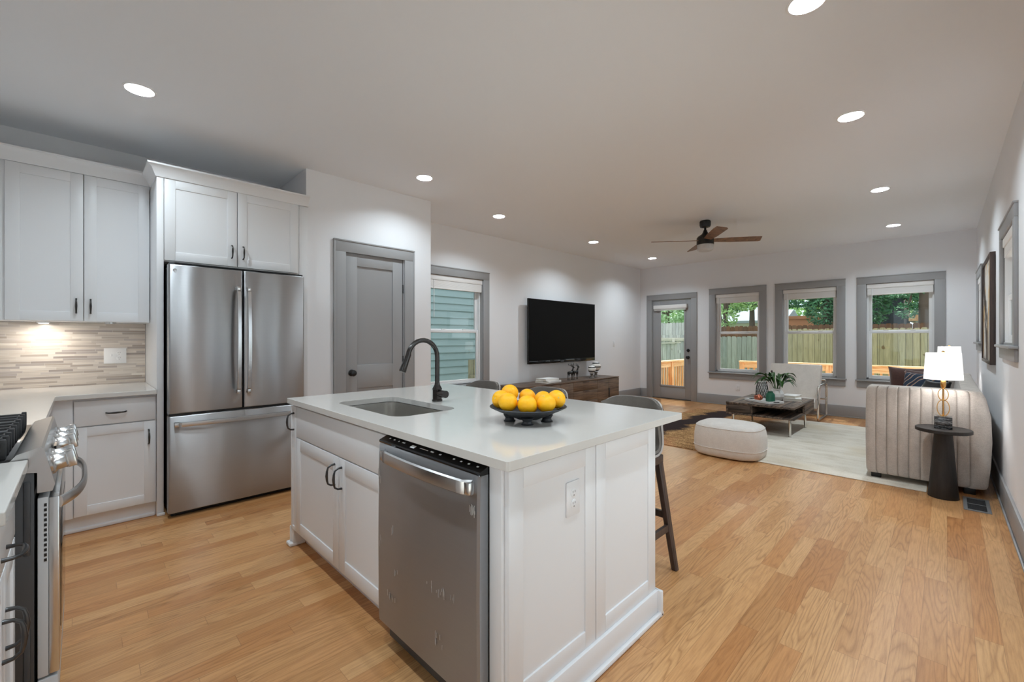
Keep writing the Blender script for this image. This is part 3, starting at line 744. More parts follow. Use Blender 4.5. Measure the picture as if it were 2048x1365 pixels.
# ------------------------------------------------------------------ upper cabinet and its light
XU = -4.42
FU = FR('+X', (XU, 0, 0))
t = thing('upper_cabinet', 'white two-door wall cabinet above the tile backsplash', 'cabinet', (-4.6, 0, 1.40))
MB().box(-4.768, XU, -0.785, 0.385, 1.402, 2.476, 0.002).build('body', M['cab'], t)
for y0, y1, hu in ((-0.356, 0.0135, -0.022), (0.0185, 0.380, 0.052)):
    mb = MB(FU); shaker(mb, y0, y1, 1.405, 2.462, 0.001, 0.066); d = mb.build('door', M['cab'], t)
    pull(FU, hu, 1.512, 0.02, 0.10, True, parent=d)
mb = MB(); crown(mb, [(XU+0.02, -0.785), (XU+0.02, 0.385)], 2.464, 0.092, 0.055); mb.build('crown_moulding', M['cab'], t)
t = thing('puck_light', 'small puck light under the white wall cabinet', 'light', (-4.60, -0.19, 1.402))
MB().lathe([(0.034, 0), (0.034, -0.010), (0.028, -0.012)], (-4.60, -0.19, 1.4015), 24).build('housing', M['plastic_w'], t)
MB().lathe([(0.026, -0.011), (0.026, -0.0135)], (-4.60, -0.19, 1.4015), 24).build('lens', M['lens'], t)
ld = bpy.data.lights.new('puck_lamp', 'AREA'); ld.shape = 'DISK'; ld.size = 0.05; ld.energy = 1.6; ld.color = (1, 0.93, 0.84)
lo = bpy.data.objects.new('puck_lamp', ld); COL.objects.link(lo); lo.parent = t; lo.location = (0, 0, -0.015)
t = thing('puck_light', 'puck light under the right end of the white wall cabinet, above the outlet plate', 'light', (-4.50, 0.16, 1.402))
MB().lathe([(0.034, 0), (0.034, -0.010), (0.028, -0.012)], (-4.50, 0.16, 1.4015), 24).build('housing', M['steel_l'], t)

# ------------------------------------------------------------------ cabinet round the refrigerator
XF = -4.025
FF = FR('+X', (XF, 0, 0))
t = thing('refrigerator_cabinet', 'tall white cabinet surround with two doors above the refrigerator', 'cabinet', (-4.4, 0.9, 0))
mb = MB(); mb.box(-4.768, XF+0.02, 0.387, 0.427, 0, 2.45, 0.002); mb.box(-4.0, XF+0.034, 0.387, 0.434, 0, 0.022, 0.006); mb.build('side_panel', M['cab'], t)
mb = MB(); mb.box(-4.768, XF+0.005, 1.362, 1.432, 0, 2.45, 0.002); mb.build('side_panel', M['cab'], t)
mb = MB(); mb.box(-4.768, XF, 0.427, 1.362, 1.842, 2.45, 0.002); mb.build('body', M['cab'], t)
for y0, y1, hu in ((0.430, 0.8865, 0.850), (0.8915, 1.349, 0.929)):
    mb = MB(FF); shaker(mb, y0, y1, 1.850, 2.447, 0.001, 0.066); d = mb.build('door', M['cab'], t)
    pull(FF, hu, 1.966, 0.02, 0.10, True, parent=d)
mb = MB(); crown(mb, [(-4.342, 0.387), (XF+0.02, 0.387), (XF+0.02, 1.432)], 2.446, 0.086, 0.055); mb.build('crown_moulding', M['cab'], t)

# ------------------------------------------------------------------ refrigerator
XR_ = -3.869
FG = FR('+X', (XR_, 0, 0))
t = thing('refrigerator', 'stainless steel refrigerator with two upper doors and a freezer drawer', 'refrigerator', (-4.3, 0.895, 0))
mb = MB(); mb.box(-4.74, -3.955, 0.447, 1.342, 0.03, 1.80, 0.004); mb.build('body', M['darkgrey'], t)
mb = MB(); mb.box(-4.70, -3.93, 0.46, 1.33, 0.0, 0.045); mb.build('base_grille', M['black'], t)
def fdoor(nm, y0, y1, z0, z1):
    mb = MB(FG)
    # gently rounded front face
    rings = []
    r = 0.012
    for v, k in ((z0, 1.0), (z0+0.003, 0.35), (z0+0.008, 0.0), (z1-0.008, 0.0), (z1-0.003, 0.35), (z1, 1.0)):
        q = r*0.5*k
        rings.append([(y0, v, -0.072), (y0, v, -0.012-q), (y0+0.004, v, -0.004-q), (y0+0.012, v, 0-q), (y1-0.012, v, 0-q), (y1-0.004, v, -0.004-q), (y1, v, -0.012-q), (y1, v, -0.072)])
    mb.loft(rings)
    return mb.build(nm, M['steel'], t, sharp=50)
dl = fdoor('door', 0.438, 0.896, 0.742, 1.806)
dr = fdoor('door', 0.902, 1.353, 0.742, 1.806)
fz = fdoor('freezer_drawer', 0.438, 1.353, 0.035, 0.724)
bowbar(FG, (0.861, 1.267, 0), 0.82, 0.062, 0.030, 0.016, True, 'handle', 'steel_l', dl)
bowbar(FG, (0.931, 1.267, 0), 0.82, 0.062, 0.030, 0.016, True, 'handle', 'steel_l', dr)
bowbar(FG, (0.895, 0.665, 0), 0.85, 0.055, 0.036, 0.016, False, 'handle', 'steel_l', fz)
for y in (0.446, 1.316): MB().box(-3.96, -3.885, y, y+0.029, 1.803, 1.822, 0.004).build('hinge_cover', M['darkgrey'], t)
mb = MB(); mb.box(-3.95, -3.885, 0.442, 1.349, 0.726, 0.740); mb.build('gasket', M['black'], t)
mb = MB(FG @ Matrix.Translation((0.475, 1.765, 0.0))); mb.lathe([(0.012, -0.001), (0.012, 0.0012), (0.008, 0.0016)], n=20); mb.build('badge', M['steel_l'], dl)

# ------------------------------------------------------------------ left base cabinets, counters
t = thing('base_cabinet', 'white base cabinet with one drawer over one door, left of the refrigerator', 'cabinet', (-4.4, 0.15, 0))
FB = FR('+X', (-4.02, 0, 0))
mb = MB(); mb.box(-4.755, -4.02, -0.11, 0.385, 0.105, 0.884); mb.build('body', M['cab'], t)
mb = MB(FB); mb.box(-0.139, -0.036, 0.105, 0.884, 0, 0.012, 0.001); mb.build('filler', M['cab'], t)
mb = MB(FB); mb.box(-0.031, 0.380, 0.700, 0.866, 0.001, 0.02, 0.003); d = mb.build('drawer', M['cab'], t); pull(FB, 0.173, 0.777, 0.02, 0.10, False, parent=d)
mb = MB(FB); shaker(mb, -0.031, 0.380, 0.112, 0.693, 0.001, 0.062); d = mb.build('door', M['cab'], t); pull(FB, 0.343, 0.582, 0.02, 0.10, True, parent=d)
mb = MB(); mb.box(-4.7, -4.055, -0.11, 0.385, 0, 0.105); mb.box(-4.06, -4.038, -0.11, 0.379, 0, 0.024, 0.006); mb.build('toe_kick', M['cab'], t)
t = thing('base_cabinet', 'white corner base cabinet behind the far side of the range', 'cabinet', (-3.4, -0.45, 0))
FD = FR('+Y', (0, -0.14, 0))
mb = MB(); mb.box(-4.006, -2.722, -0.78, -0.141, 0.105, 0.884); mb.build('body', M['cab'], t)
mb = MB(FD); shaker(mb, 2.73, 3.30, 0.112, 0.866, 0, 0.06); d = mb.build('door', M['cab'], t)
mb = MB(); mb.box(-4.0, -2.722, -0.78, -0.20, 0, 0.105); mb.build('toe_kick', M['cab'], t)
slab('countertop', [(-4.755, 0.385), (-4.755, -0.785), (-2.722, -0.785), (-2.722, -0.112), (-3.952, -0.112), (-3.952, 0.385)], [], 0.884, 0.914, M['quartz'])
tag(bpy.data.objects['countertop'], 'L-shaped white quartz countertop in the corner under the tile backsplash', 'countertop')
o = slab('countertop', [(-1.955, -0.785), (-1.40, -0.785), (-1.40, -0.112), (-1.955, -0.112)], [], 0.884, 0.914, M['quartz'])
tag(o, 'white quartz countertop on the near side of the range', 'countertop')
t = thing('base_cabinet', 'white base cabinet with a drawer over two doors, at the lower left corner', 'cabinet', (-1.67, -0.45, 0))
mb = MB(); mb.box(-1.948, -1.402, -0.78, -0.157, 0.105, 0.884); mb.build('body', M['cab'], t)
FD = FR('+Y', (0, -0.157, 0))
mb = MB(FD); mb.box(1.405, 1.945, 0.700, 0.866, 0.001, 0.02, 0.003); d = mb.build('drawer', M['cab'], t); pull(FD, 1.675, 0.737, 0.02, 0.10, False, mat='gunmetal', parent=d, out=0.034)
for a, b, hu in ((1.405, 1.673, 1.640), (1.677, 1.945, 1.710)):
    mb = MB(FD); shaker(mb, a, b, 0.112, 0.693, 0.001, 0.058); d = mb.build('door', M['cab'], t); pull(FD, hu, 0.53, 0.02, 0.10, True, mat='gunmetal', parent=d, out=0.034)
mb = MB(); mb.box(-1.948, -1.402, -0.78, -0.21, 0, 0.105); mb.build('toe_kick', M['cab'], t)

# outlet plates
def outlet(F, u, v, w, h, label, kinds, name='wall_outlet', mat='plastic_w'):
    t = thing(name, label, 'outlet' if 'outlet' in name else 'switch', F @ Vector((u, v, 0)))
    mb = MB(F); mb.box(u-w/2, u+w/2, v-h/2, v+h/2, 0, 0.006, 0.003); mb.build('plate', M[mat], t)
    for i, k in enumerate(kinds):
        cu = u+(i-(len(kinds)-1)/2)*0.046
        if k == 'switch':
            mb = MB(F); mb.box(cu-0.005, cu+0.005, v-0.004, v+0.014, 0.004, 0.016, 0.002); mb.build('toggle', M[mat], t)
        elif k == 'rocker':
            mb = MB(F); mb.box(cu-0.016, cu+0.016, v-0.033, v+0.033, 0.004, 0.009, 0.002); mb.build('rocker', M[mat], t)
        else:
            for dz in (-0.02, 0.02):
                mb = MB(F); mb.lathe([(0.0165, 0.004), (0.0165, 0.0075), (0.015, 0.008)], (cu, v+dz, 0), 20)
                rc = mb.build('receptacle', M[mat], t)
                mb = MB(F)
                for du in (-0.006, 0.006): mb.box(cu+du-0.001, cu+du+0.001, v+dz+0.001, v+dz+0.009, 0.0075, 0.0085)
                mb.box(cu-0.002, cu+0.002, v+dz-0.010, v+dz-0.006, 0.0075, 0.0085)
                mb.build('slot', M['darkgrey'], rc)
    return t
outlet(FR('+X', (-4.757, 0, 0)), 0.199, 1.139, 0.135, 0.125, 'white double plate with a switch and an outlet on the tile backsplash', ['switch', 'outlet'])

# ------------------------------------------------------------------ range
RX0, RX1 = -2.712, -1.965
t = thing('gas_range', 'stainless steel gas range with black grates, at the left edge', 'stove', ((RX0+RX1)/2, -0.45, 0))
mb = MB(); mb.box(RX0, RX1, -0.76, -0.10, 0.10, 0.905, 0.003)
mb.box(RX0+0.02, RX1-0.02, -0.74, -0.14, 0.0, 0.10); mb.build('body', M['darkgrey'], t)
for z0, z1 in ((0.62, 0.845), (0.17, 0.40)): MB().box(RX1-0.001, RX1+0.004, -0.122, -0.108, z0, z1, 0.003).build('side_rib', M['darkgrey'], t)
mb = MB(); mb.box(RX0, RX1, -0.76, -0.12, 0.905, 0.918, 0.004); mb.build('cooktop', M['blackgloss'], t)
mb = MB(); pol = [(-0.150, 0.912), (-0.136, 0.930), (-0.086, 0.946), (-0.080, 0.940), (-0.056, 0.826), (-0.062, 0.806), (-0.094, 0.806), (-0.094, 0.868), (-0.118, 0.872)]
mb.loft([[(x, y, z) for y, z in pol] for x in (RX0-0.002, RX1+0.002)]); cp = mb.build('control_panel', M['steel_l'], t, sharp=25)
ny, nz = 0.978, 0.206
for kx in (-2.03, -2.125, -2.37, -2.50, -2.62):
    c = Vector((kx, -0.067, 0.878))
    F = Matrix(((1, 0, 0, c.x), (0, -nz, ny, c.y), (0, ny, nz, c.z), (0, 0, 0, 1)))
    mb = MB(F); mb.lathe([(0.034, 0), (0.034, 0.004), (0.030, 0.007), (0.026, 0.012), (0.0245, 0.034), (0.022, 0.037)], n=28)
    k = mb.build('knob', M['steel_l'], cp)
    mb = MB(F); mb.box(-0.009, 0.009, -0.027, 0.027, 0.030, 0.058, 0.005); mb.build('grip', M['steel_l'], k)
mb = MB(FR('+Y', (0, -0.0665, 0.0))); mb.box(2.21, 2.29, 0.862, 0.902, 0.0, 0.006); mb.build('display', M['blackgloss'], cp)
mb = MB(); mb.box(RX0+0.004, RX1-0.004, -0.094, -0.070, 0.232, 0.788, 0.003); dd = mb.build('oven_door', M['enamel'], t)
mb = MB(); mb.box(RX0+0.004, RX1-0.004, -0.070, -0.047, 0.235, 0.785, 0.003); mb.build('front_panel', M['steel_l'], dd)
mb = MB(); mb.box(RX0+0.10, RX1-0.10, -0.047, -0.0455, 0.33, 0.68, 0.0005); mb.build('glass_window', M['blackgloss'], dd)
mb = MB()
for k in range(12): mb.box(RX1-0.0045, RX1-0.0030, -0.0800, -0.0740, 0.760-k*0.0155, 0.769-k*0.0155)
mb.build('vent_slot', M['black'], dd)
mb = MB(); rings = []
for i in range(25):
    s = -1+2*i/24; d = 0.058*(1-abs(s)**3.2)
    x = (RX0+RX1)/2+s*0.355; z = 0.762
    rings.append([(x, -0.047+d+0.008*math.cos(a), z+0.019*math.sin(a)) for a in [2*PI*k/12 for k in range(12)]])
mb.loft(rings); mb.build('handle', M['steel_l'], dd)
mb = MB(); mb.box(RX0+0.004, RX1-0.004, -0.094, -0.050, 0.105, 0.225, 0.003); mb.build('drawer', M['enamel'], t)
for gi in range(3):
    gx0 = RX0+0.02+gi*0.236; gx1 = gx0+0.230
    mb = MB(); z0, z1 = 0.948, 0.966
    for y in (-0.70, -0.435, -0.175): mb.box(gx0, gx1, y-0.006, y+0.006, z0, z1, 0.003)
    for k in range(4):
        x = gx0+0.006+k*(gx1-gx0-0.012)/3
        mb.box(x-0.006, x+0.006, -0.705, -0.165, z0, z1+0.004, 0.003)
        mb.box(x-0.006, x+0.006, -0.172, -0.158, 0.917, z1+0.010, 0.003); mb.box(x-0.006, x+0.006, -0.712, -0.698, 0.917, z1+0.004, 0.003)
    mb.build('grate', M['iron'], t)
for x, y in ((-2.58, -0.30), (-2.58, -0.57), (-2.34, -0.43), (-2.10, -0.30), (-2.10, -0.57)):
    mb = MB(); mb.lathe([(0.05, 0.917), (0.05, 0.928), (0.036, 0.930), (0.036, 0.940), (0.01, 0.942)], (x, y, 0), 24); mb.build('burner', M['iron'], t)

# ------------------------------------------------------------------ island
t = thing('island_cabinet', 'white kitchen island cabinet with panelled end and sink doors', 'cabinet', (-1.9, 1.4, 0))
IX0, IX1, IY0, IY1 = -2.862, -0.972, 0.94, 1.885
mb = MB()
mb.box(IX0, -2.70, IY0, IY1, 0.105, 0.884); mb.box(-2.70, -1.70, IY0, IY1, 0.105, 0.66); mb.box(-2.70, -1.70, IY0, 0.985, 0.66, 0.884); mb.box(-2.70, -1.70, 1.46, IY1, 0.66, 0.884); mb.box(-1.70, -1.678, IY0, IY1, 0.105, 0.884)
mb.box(-1.678, IX1, 1.52, IY1, 0.105, 0.884); mb.box(-1.028, IX1, 0.922, 1.53, 0.0, 0.884, 0.001); mb.box(IX0+0.03, -1.678, 1.0, IY1-0.02, 0, 0.105)
mb.build('body', M['cab'], t)
FI = FR('-Y', (0, 0.94, 0))
mb = MB(FI); mb.box(IX0, -2.774, 0.105, 0.868, 0, 0.006); mb.build('filler', M['cab'], t)
mb = MB(FI); shaker(mb, IX0+0.004, -2.773, 0.112, 0.866, 0.001, 0.024); d = mb.build('pull_out_door', M['cab'], t); pull(FI, -2.803, 0.775, 0.02, 0.10, True, mat='gunmetal', parent=d, out=0.036)
mb = MB(FI); mb.box(-2.767, -1.684, 0.686, 0.866, 0.001, 0.02, 0.003); mb.build('drawer_front', M['cab'], t)
for a, b, hu in ((-2.767, -2.1635, -2.205), (-2.1585, -1.684, -2.122)):
    mb = MB(FI); shaker(mb, a, b, 0.112, 0.680, 0.001, 0.068); d = mb.build('door', M['cab'], t); pull(FI, hu, 0.585, 0.02, 0.105, True, mat='gunmetal', parent=d, out=0.038)
FE = FR('+X', (IX1, 0, 0))
for a, b in ((0.935, 1.402), (1.406, 1.885)):
    mb = MB(FE); shaker(mb, a, b, 0.118, 0.868, 0.0, 0.066, 0.020, 0.006, 0.003); mb.build('end_panel', M['cab'], t)
mb = MB(FE); mb.box(0.922, 1.887, 0.872, 0.8835, -0.01, 0.024, 0.003); mb.build('top_moulding', M['cab'], t)
mb = MB(); mb.box(IX1, IX1+0.032, 0.918, 1.897, 0, 0.118, 0.004); mb.box(IX1+0.03, IX1+0.05, 0.905, 1.912, 0, 0.022, 0.008); mb.box(IX1-0.056, IX1+0.05, 0.902, 0.918, 0, 0.022, 0.007)
mb.box(IX0-0.02, IX1+0.05, 1.885, 1.903, 0, 0.118, 0.004); mb.box(IX0-0.02, IX0+0.0, 0.92, 1.9, 0, 0.118, 0.004); mb.box(IX0-0.04, IX0+0.03, 0.905, 1.0, 0, 0.022, 0.007); mb.box(IX0, IX0+0.03, 0.925, 1.0, 0.02, 0.106, 0.003)
mb.build('base_moulding', M['cab'], t)
mb = MB(FR('+Y', (0, IY1, 0)))
for k in range(3): shaker(mb, 0.98+k*0.62, 0.98+k*0.62+0.61, 0.12, 0.88, 0.0, 0.066, 0.019)
mb.build('back_panel', M['cab'], t)
sink_hole = roundrect(-2.47, -1.79, 1.03, 1.40, 0.075, 8)
o = slab('island_countertop', roundrect(-2.852, -0.915, 0.893, 2.092, 0.012, 4), [sink_hole], 0.884, 0.914, M['quartz'], 0.0035)
tag(o, 'white quartz countertop of the kitchen island with a sink cut-out', 'countertop')
t = thing('sink', 'stainless steel undermount sink in the island countertop', 'sink', (-2.13, 1.21, 0.70))
mb = MB()
def rr(x0, x1, y0, y1, r, z): return [(x, y, z) for x, y in roundrect(x0, x1, y0, y1, r, 8)]
mb.loft([rr(-2.49, -1.77, 1.01, 1.42, 0.09, 0.696), rr(-2.50, -1.76, 1.0, 1.43, 0.10, 0.8825), rr(-2.466, -1.794, 1.034, 1.396, 0.075, 0.8825), rr(-2.460, -1.800, 1.040, 1.390, 0.072, 0.73), rr(-2.435, -1.825, 1.065, 1.365, 0.055, 0.706), rr(-2.2, -2.06, 1.18, 1.26, 0.03, 0.702)])
mb.build('basin', M['steel_sink'], t)
mb = MB(); mb.lathe([(0.045, 0.702), (0.045, 0.706), (0.03, 0.705)], (-2.13, 1.22, 0), 24); mb.build('drain', M['chrome'], t)
t = thing('faucet', 'dark bronze gooseneck kitchen faucet behind the island sink', 'faucet', (-2.10, 1.475, 0.914))
fx, fy = -2.10, 1.475
mb = MB(); mb.lathe([(0.030, 0.9145), (0.030, 0.922), (0.0265, 0.925), (0.0265, 0.980), (0.028, 0.983), (0.026, 0.990), (0.015, 1.012), (0.0145, 1.02)], (fx, fy, 0), 28); body = mb.build('body', M['bronze'], t)
mb = MB(); P = [(fx, fy, 1.0), (fx, fy, 1.10), (fx, fy, 1.172)]
for i in range(1, 15):
    a = PI*i/15*1.03; P.append((fx, fy-0.097+0.097*math.cos(a), 1.172+0.097*math.sin(a)))
mb.tube(P, 0.0135, 16); mb.build('spout', M['bronze'], t)
e = Vector(P[-1]); dv = (Vector(P[-1])-Vector(P[-2])).normalized(); dv = (dv+Vector((0, -0.18, 0))).normalized()
mb = MB(); mb.tube([e-dv*0.01, e+dv*0.03, e+dv*0.034, e+dv*0.09, e+dv*0.095], [0.0145, 0.0155, 0.016, 0.0195, 0.017], 18); mb.build('spray_head', M['bronze'], t)
mb = MB(); mb.tube([(fx+0.015, fy, 0.960), (fx+0.045, fy, 0.960), (fx+0.047, fy, 0.960), (fx+0.085, fy, 0.960)], [0.019, 0.019, 0.021, 0.021], 20)
mb.build('lever_handle', M['bronze'], t)

# ------------------------------------------------------------------ dishwasher
t = thing('dishwasher', 'stainless steel dishwasher in the kitchen island', 'dishwasher', (-1.35, 1.2, 0))
mb = MB(); mb.box(-1.668, -1.036, 0.93, 1.515, 0.02, 0.876); mb.build('tub', M['darkgrey'], t)
FW = FR('-Y', (0, 0.930, 0))
mb = MB(FW); rings = []
for v, d in ((0.105, 0.040), (0.112, 0.049), (0.13, 0.051), (0.45, 0.054), (0.78, 0.051), (0.838, 0.048), (0.846, 0.044)):
    rings.append([(-1.673, v, 0.0), (-1.673, v, d-0.008), (-1.666, v, d), (-1.038, v, d), (-1.031, v, d-0.008), (-1.031, v, 0.0)])
mb.loft(rings); dw = mb.build('door', M['steel_dw'], t, sharp=30)
mb = MB(FW); mb.loft([[(x, 0.847, 0.045), (x, 0.853, 0.047), (x, 0.858, 0.044), (x, 0.874, 0.004), (x, 0.872, -0.005), (x, 0.846, -0.005)] for x in (-1.673, -1.031)]); cs = mb.build('control_strip', M['blackgloss'], t, sharp=25)
sl = (0.874-0.858)/(0.044-0.004)
mb = MB(FW)
def icon(u0, u1, a, b):
    za = lambda n: 0.8745-(n-0.004)*sl+0.0006
    mb.quad((u0, za(a), a), (u1, za(a), a), (u1, za(b), b), (u0, za(b), b))
for i, u in enumerate([-1.62, -1.585, -1.55, -1.515, -1.44, -1.32, -1.27, -1.19, -1.15, -1.11, -1.065]):
    w = (0.005, 0.006, 0.004, 0.010, 0.014, 0.010, 0.006, 0.005, 0.005, 0.005, 0.005)[i]
    icon(u-w, u+w, 0.022, 0.028 if i != 4 else 0.036)
icon(-1.40, -1.345, 0.024, 0.027)
mb.build('control_icons', M['plastic_w'], cs)
mb = MB(FW); mb.box(-1.673, -1.031, 0.0, 0.10, -0.06, -0.02); mb.build('toe_panel', M['black'], t)
mb = MB(FW); mb.box(-1.031, -1.029, 0.105, 0.872, -0.002, 0.006); mb.build('side_gasket', M['black'], t)
bowbar(FW, (-1.338, 0.806, 0.050), 0.555, 0.034, 0.050, 0.014, False, 'handle', 'steel_l', dw)
# streaks of protective film left on the door
mb = MB(FW)
rnd = random.Random(3)
def streak(u, v, h, w=0.0012): mb.box(u-w/2, u+w/2, v-h/2, v+h/2, 0.0535, 0.0546)
for cu, cv, n, sp, sv in ((-1.655, 0.70, 9, 0.012, 0.05), (-1.06, 0.735, 8, 0.02, 0.004), (-1.26, 0.405, 12, 0.055, 0.012), (-1.16, 0.42, 4, 0.01, 0.01), (-1.55, 0.52, 5, 0.015, 0.02), (-1.645, 0.45, 5, 0.01, 0.02), (-1.56, 0.255, 8, 0.03, 0.014), (-1.24, 0.235, 6, 0.03, 0.02), (-1.52, 0.36, 3, 0.02, 0.01)):
    for k in range(n): streak(cu+rnd.uniform(-sp, sp), cv+rnd.uniform(-sv, sv), rnd.uniform(0.008, 0.03) if cv < 0.65 else rnd.uniform(0.006, 0.04))
mb.build('film_residue', flat('film_residue', (196, 195, 193), 0.6), dw)
outlet(FR('+X', (IX1+0.014, 0, 0)), 1.262, 0.702, 0.078, 0.125, 'white outlet plate on the island end panel', ['outlet'], mat='cab')

# ------------------------------------------------------------------ fruit bowl and oranges
BC = Vector((-1.305, 1.40, 0.914)); fw = Vector((-0.7086, 0.7056, 0)); rt = Vector((0.7056, 0.7086, 0))
t = thing('fruit_bowl', 'shallow black metal bowl of oranges on the island countertop', 'bowl', BC)
mb = MB(); mb.lathe([(0.001, 0.0125), (0.05, 0.0125), (0.10, 0.034), (0.150, 0.056), (0.168, 0.065), (0.170, 0.0665), (0.168, 0.069), (0.150, 0.0615), (0.10, 0.041), (0.05, 0.021), (0.001, 0.018)], BC, 48, False, False); mb.build('dish', M['bowl'], t)
for k in range(4):
    d = (fw*math.cos(PI/2*k+0.08)+rt*math.sin(PI/2*k+0.08))
    p = BC+d*0.082
    mb = MB(); mb.lathe([(0.026, 0.0005), (0.027, 0.003), (0.022, 0.006), (0.019, 0.015), (0.028, 0.030)], p, 20); mb.build('foot', M['bowl'], t)
def mk_orange_thing(label, p, rot):
    t = thing('orange', label, 'orange', (0, 0, 0), 'oranges in the bowl', local=True)
    mb = MB(); R = 0.0405; n, m = 32, 18
    prof = []
    for i in range(m+1):
        a = PI*i/m; rr_ = R*(1-0.05*math.exp(-(a/0.22)**2)-0.035*math.exp(-((PI-a)/0.2)**2)); prof.append((max(1e-5, rr_*math.sin(a)), -0.97*rr_*math.cos(a)))
    mb.lathe(prof, (0, 0, 0), n, False, False); mb.build('peel', M['orange'], t, sharp=180, weld=True)
    mb = MB(); mb.lathe([(0.0035, 0.0365), (0.0042, 0.0378), (0.002, 0.0385), (0.0005, 0.038)], (0, 0, 0), 10); mb.build('stem_scar', M['orange_scar'], t)
    t.location = p; t.rotation_euler = rot
    return t
base = None
OR = [('leftmost orange, half hidden behind its neighbour at the bowl edge', -0.120, 0.0, 0), ('orange at the front left of the bowl', -0.088, -0.080, 0), ('orange at the back left of the bowl, under the brown chair back', -0.082, 0.074, 0.022), ('orange at the front centre of the bowl', -0.008, -0.100, 0), ('orange at the front right of the bowl with its stem scar on top', 0.074, -0.074, 0), ('rightmost orange in the bowl with a pale scar facing out', 0.124, -0.006, 0), ('orange at the back right of the bowl, behind two others', 0.072, 0.062, 0), ('orange at the back centre of the bowl', 0.0, 0.106, 0), ('orange in the middle of the bowl, mostly hidden by the others', 0.0, 0.001, 0)]
RO = [(1.2, -0.9, 0.3), (0.2, 0.3, 1), (0.55, -0.6, 0.8), (2.4, 0.4, 1.2), (0.55, 0.12, 0.0), (1.25, 0.0, 0.95), (0.8, 0.3, 2), (2, 1, 0), (0, 0, 0)]
for (lab, a, b, dz), ro in zip(OR, RO):
    r_ = math.hypot(a, b); p = BC+rt*a+fw*b+Vector((0, 0, 0.019+max(0, 0.42*(r_-0.05))+0.0476+dz))
    if base is None:
        base = mk_orange_thing(lab, p, ro)
    else:
        c = copy_tree(base); c['label'] = lab; c.location = p; c.rotation_euler = ro
# ------------------------------------------------------------------ surfaces used by soft things
def sheet(mb, grid, th):
    """closed solid from a grid of points, thickened along its normals"""
    n, m = len(grid), len(grid[0])
    P = [[Vector(p) for p in row] for row in grid]
    def nrm(i, j):
        a = P[min(i+1, n-1)][j]-P[max(i-1, 0)][j]; b = P[i][min(j+1, m-1)]-P[i][max(j-1, 0)]
        return a.cross(b).normalized()
    A = [[mb._v(P[i][j]) for j in range(m)] for i in range(n)]
    B = [[mb._v(P[i][j]+nrm(i, j)*th) for j in range(m)] for i in range(n)]
    for i in range(n-1):
        for j in range(m-1):
            mb._f([A[i][j], A[i+1][j], A[i+1][j+1], A[i][j+1]]); mb._f([B[i][j], B[i][j+1], B[i+1][j+1], B[i+1][j]])
    for i in range(n-1):
        mb._f([A[i][0], B[i][0], B[i+1][0], A[i+1][0]]); mb._f([A[i][m-1], A[i+1][m-1], B[i+1][m-1], B[i][m-1]])
    for j in range(m-1):
        mb._f([A[0][j], A[0][j+1], B[0][j+1], B[0][j]]); mb._f([A[n-1][j], B[n-1][j], B[n-1][j+1], A[n-1][j+1]])
def cushion(mb, w, h, t, corner=0.25, n=18, F=Matrix.Identity(4)):
    """plump square cushion in a local frame: width u, height v, thickness n"""
    old = mb.M; mb.M = F
    def pt(i, j, s):
        a, b = -1+2*i/n, -1+2*j/n
        k = 1-0.10*(1-abs(a)**2)*abs(b)**3; k2 = 1-0.10*(1-abs(b)**2)*abs(a)**3
        f = max(0.0, (1-a**4))**0.55*max(0.0, (1-b**4))**0.55
        return (a*w/2*k2, b*h/2*k, s*(0.012+t/2*f))
    A = [[mb._v(pt(i, j, 1)) for j in range(n+1)] for i in range(n+1)]; B = [[mb._v(pt(i, j, -1)) for j in range(n+1)] for i in range(n+1)]
    for i in range(n):
        for j in range(n):
            mb._f([A[i][j], A[i+1][j], A[i+1][j+1], A[i][j+1]]); mb._f([B[i][j], B[i][j+1], B[i+1][j+1], B[i+1][j]])
    R = range(n+1)
    ring = [(i, 0) for i in R]+[(n, j) for j in R][1:]+[(i, n) for i in reversed(R)][1:]+[(0, j) for j in reversed(R)][1:-1]
    for q in range(len(ring)):
        (i, j), (k, l) = ring[q], ring[(q+1) % len(ring)]
        mb._f([A[i][j], B[i][j], B[k][l], A[k][l]])
    mb.M = old

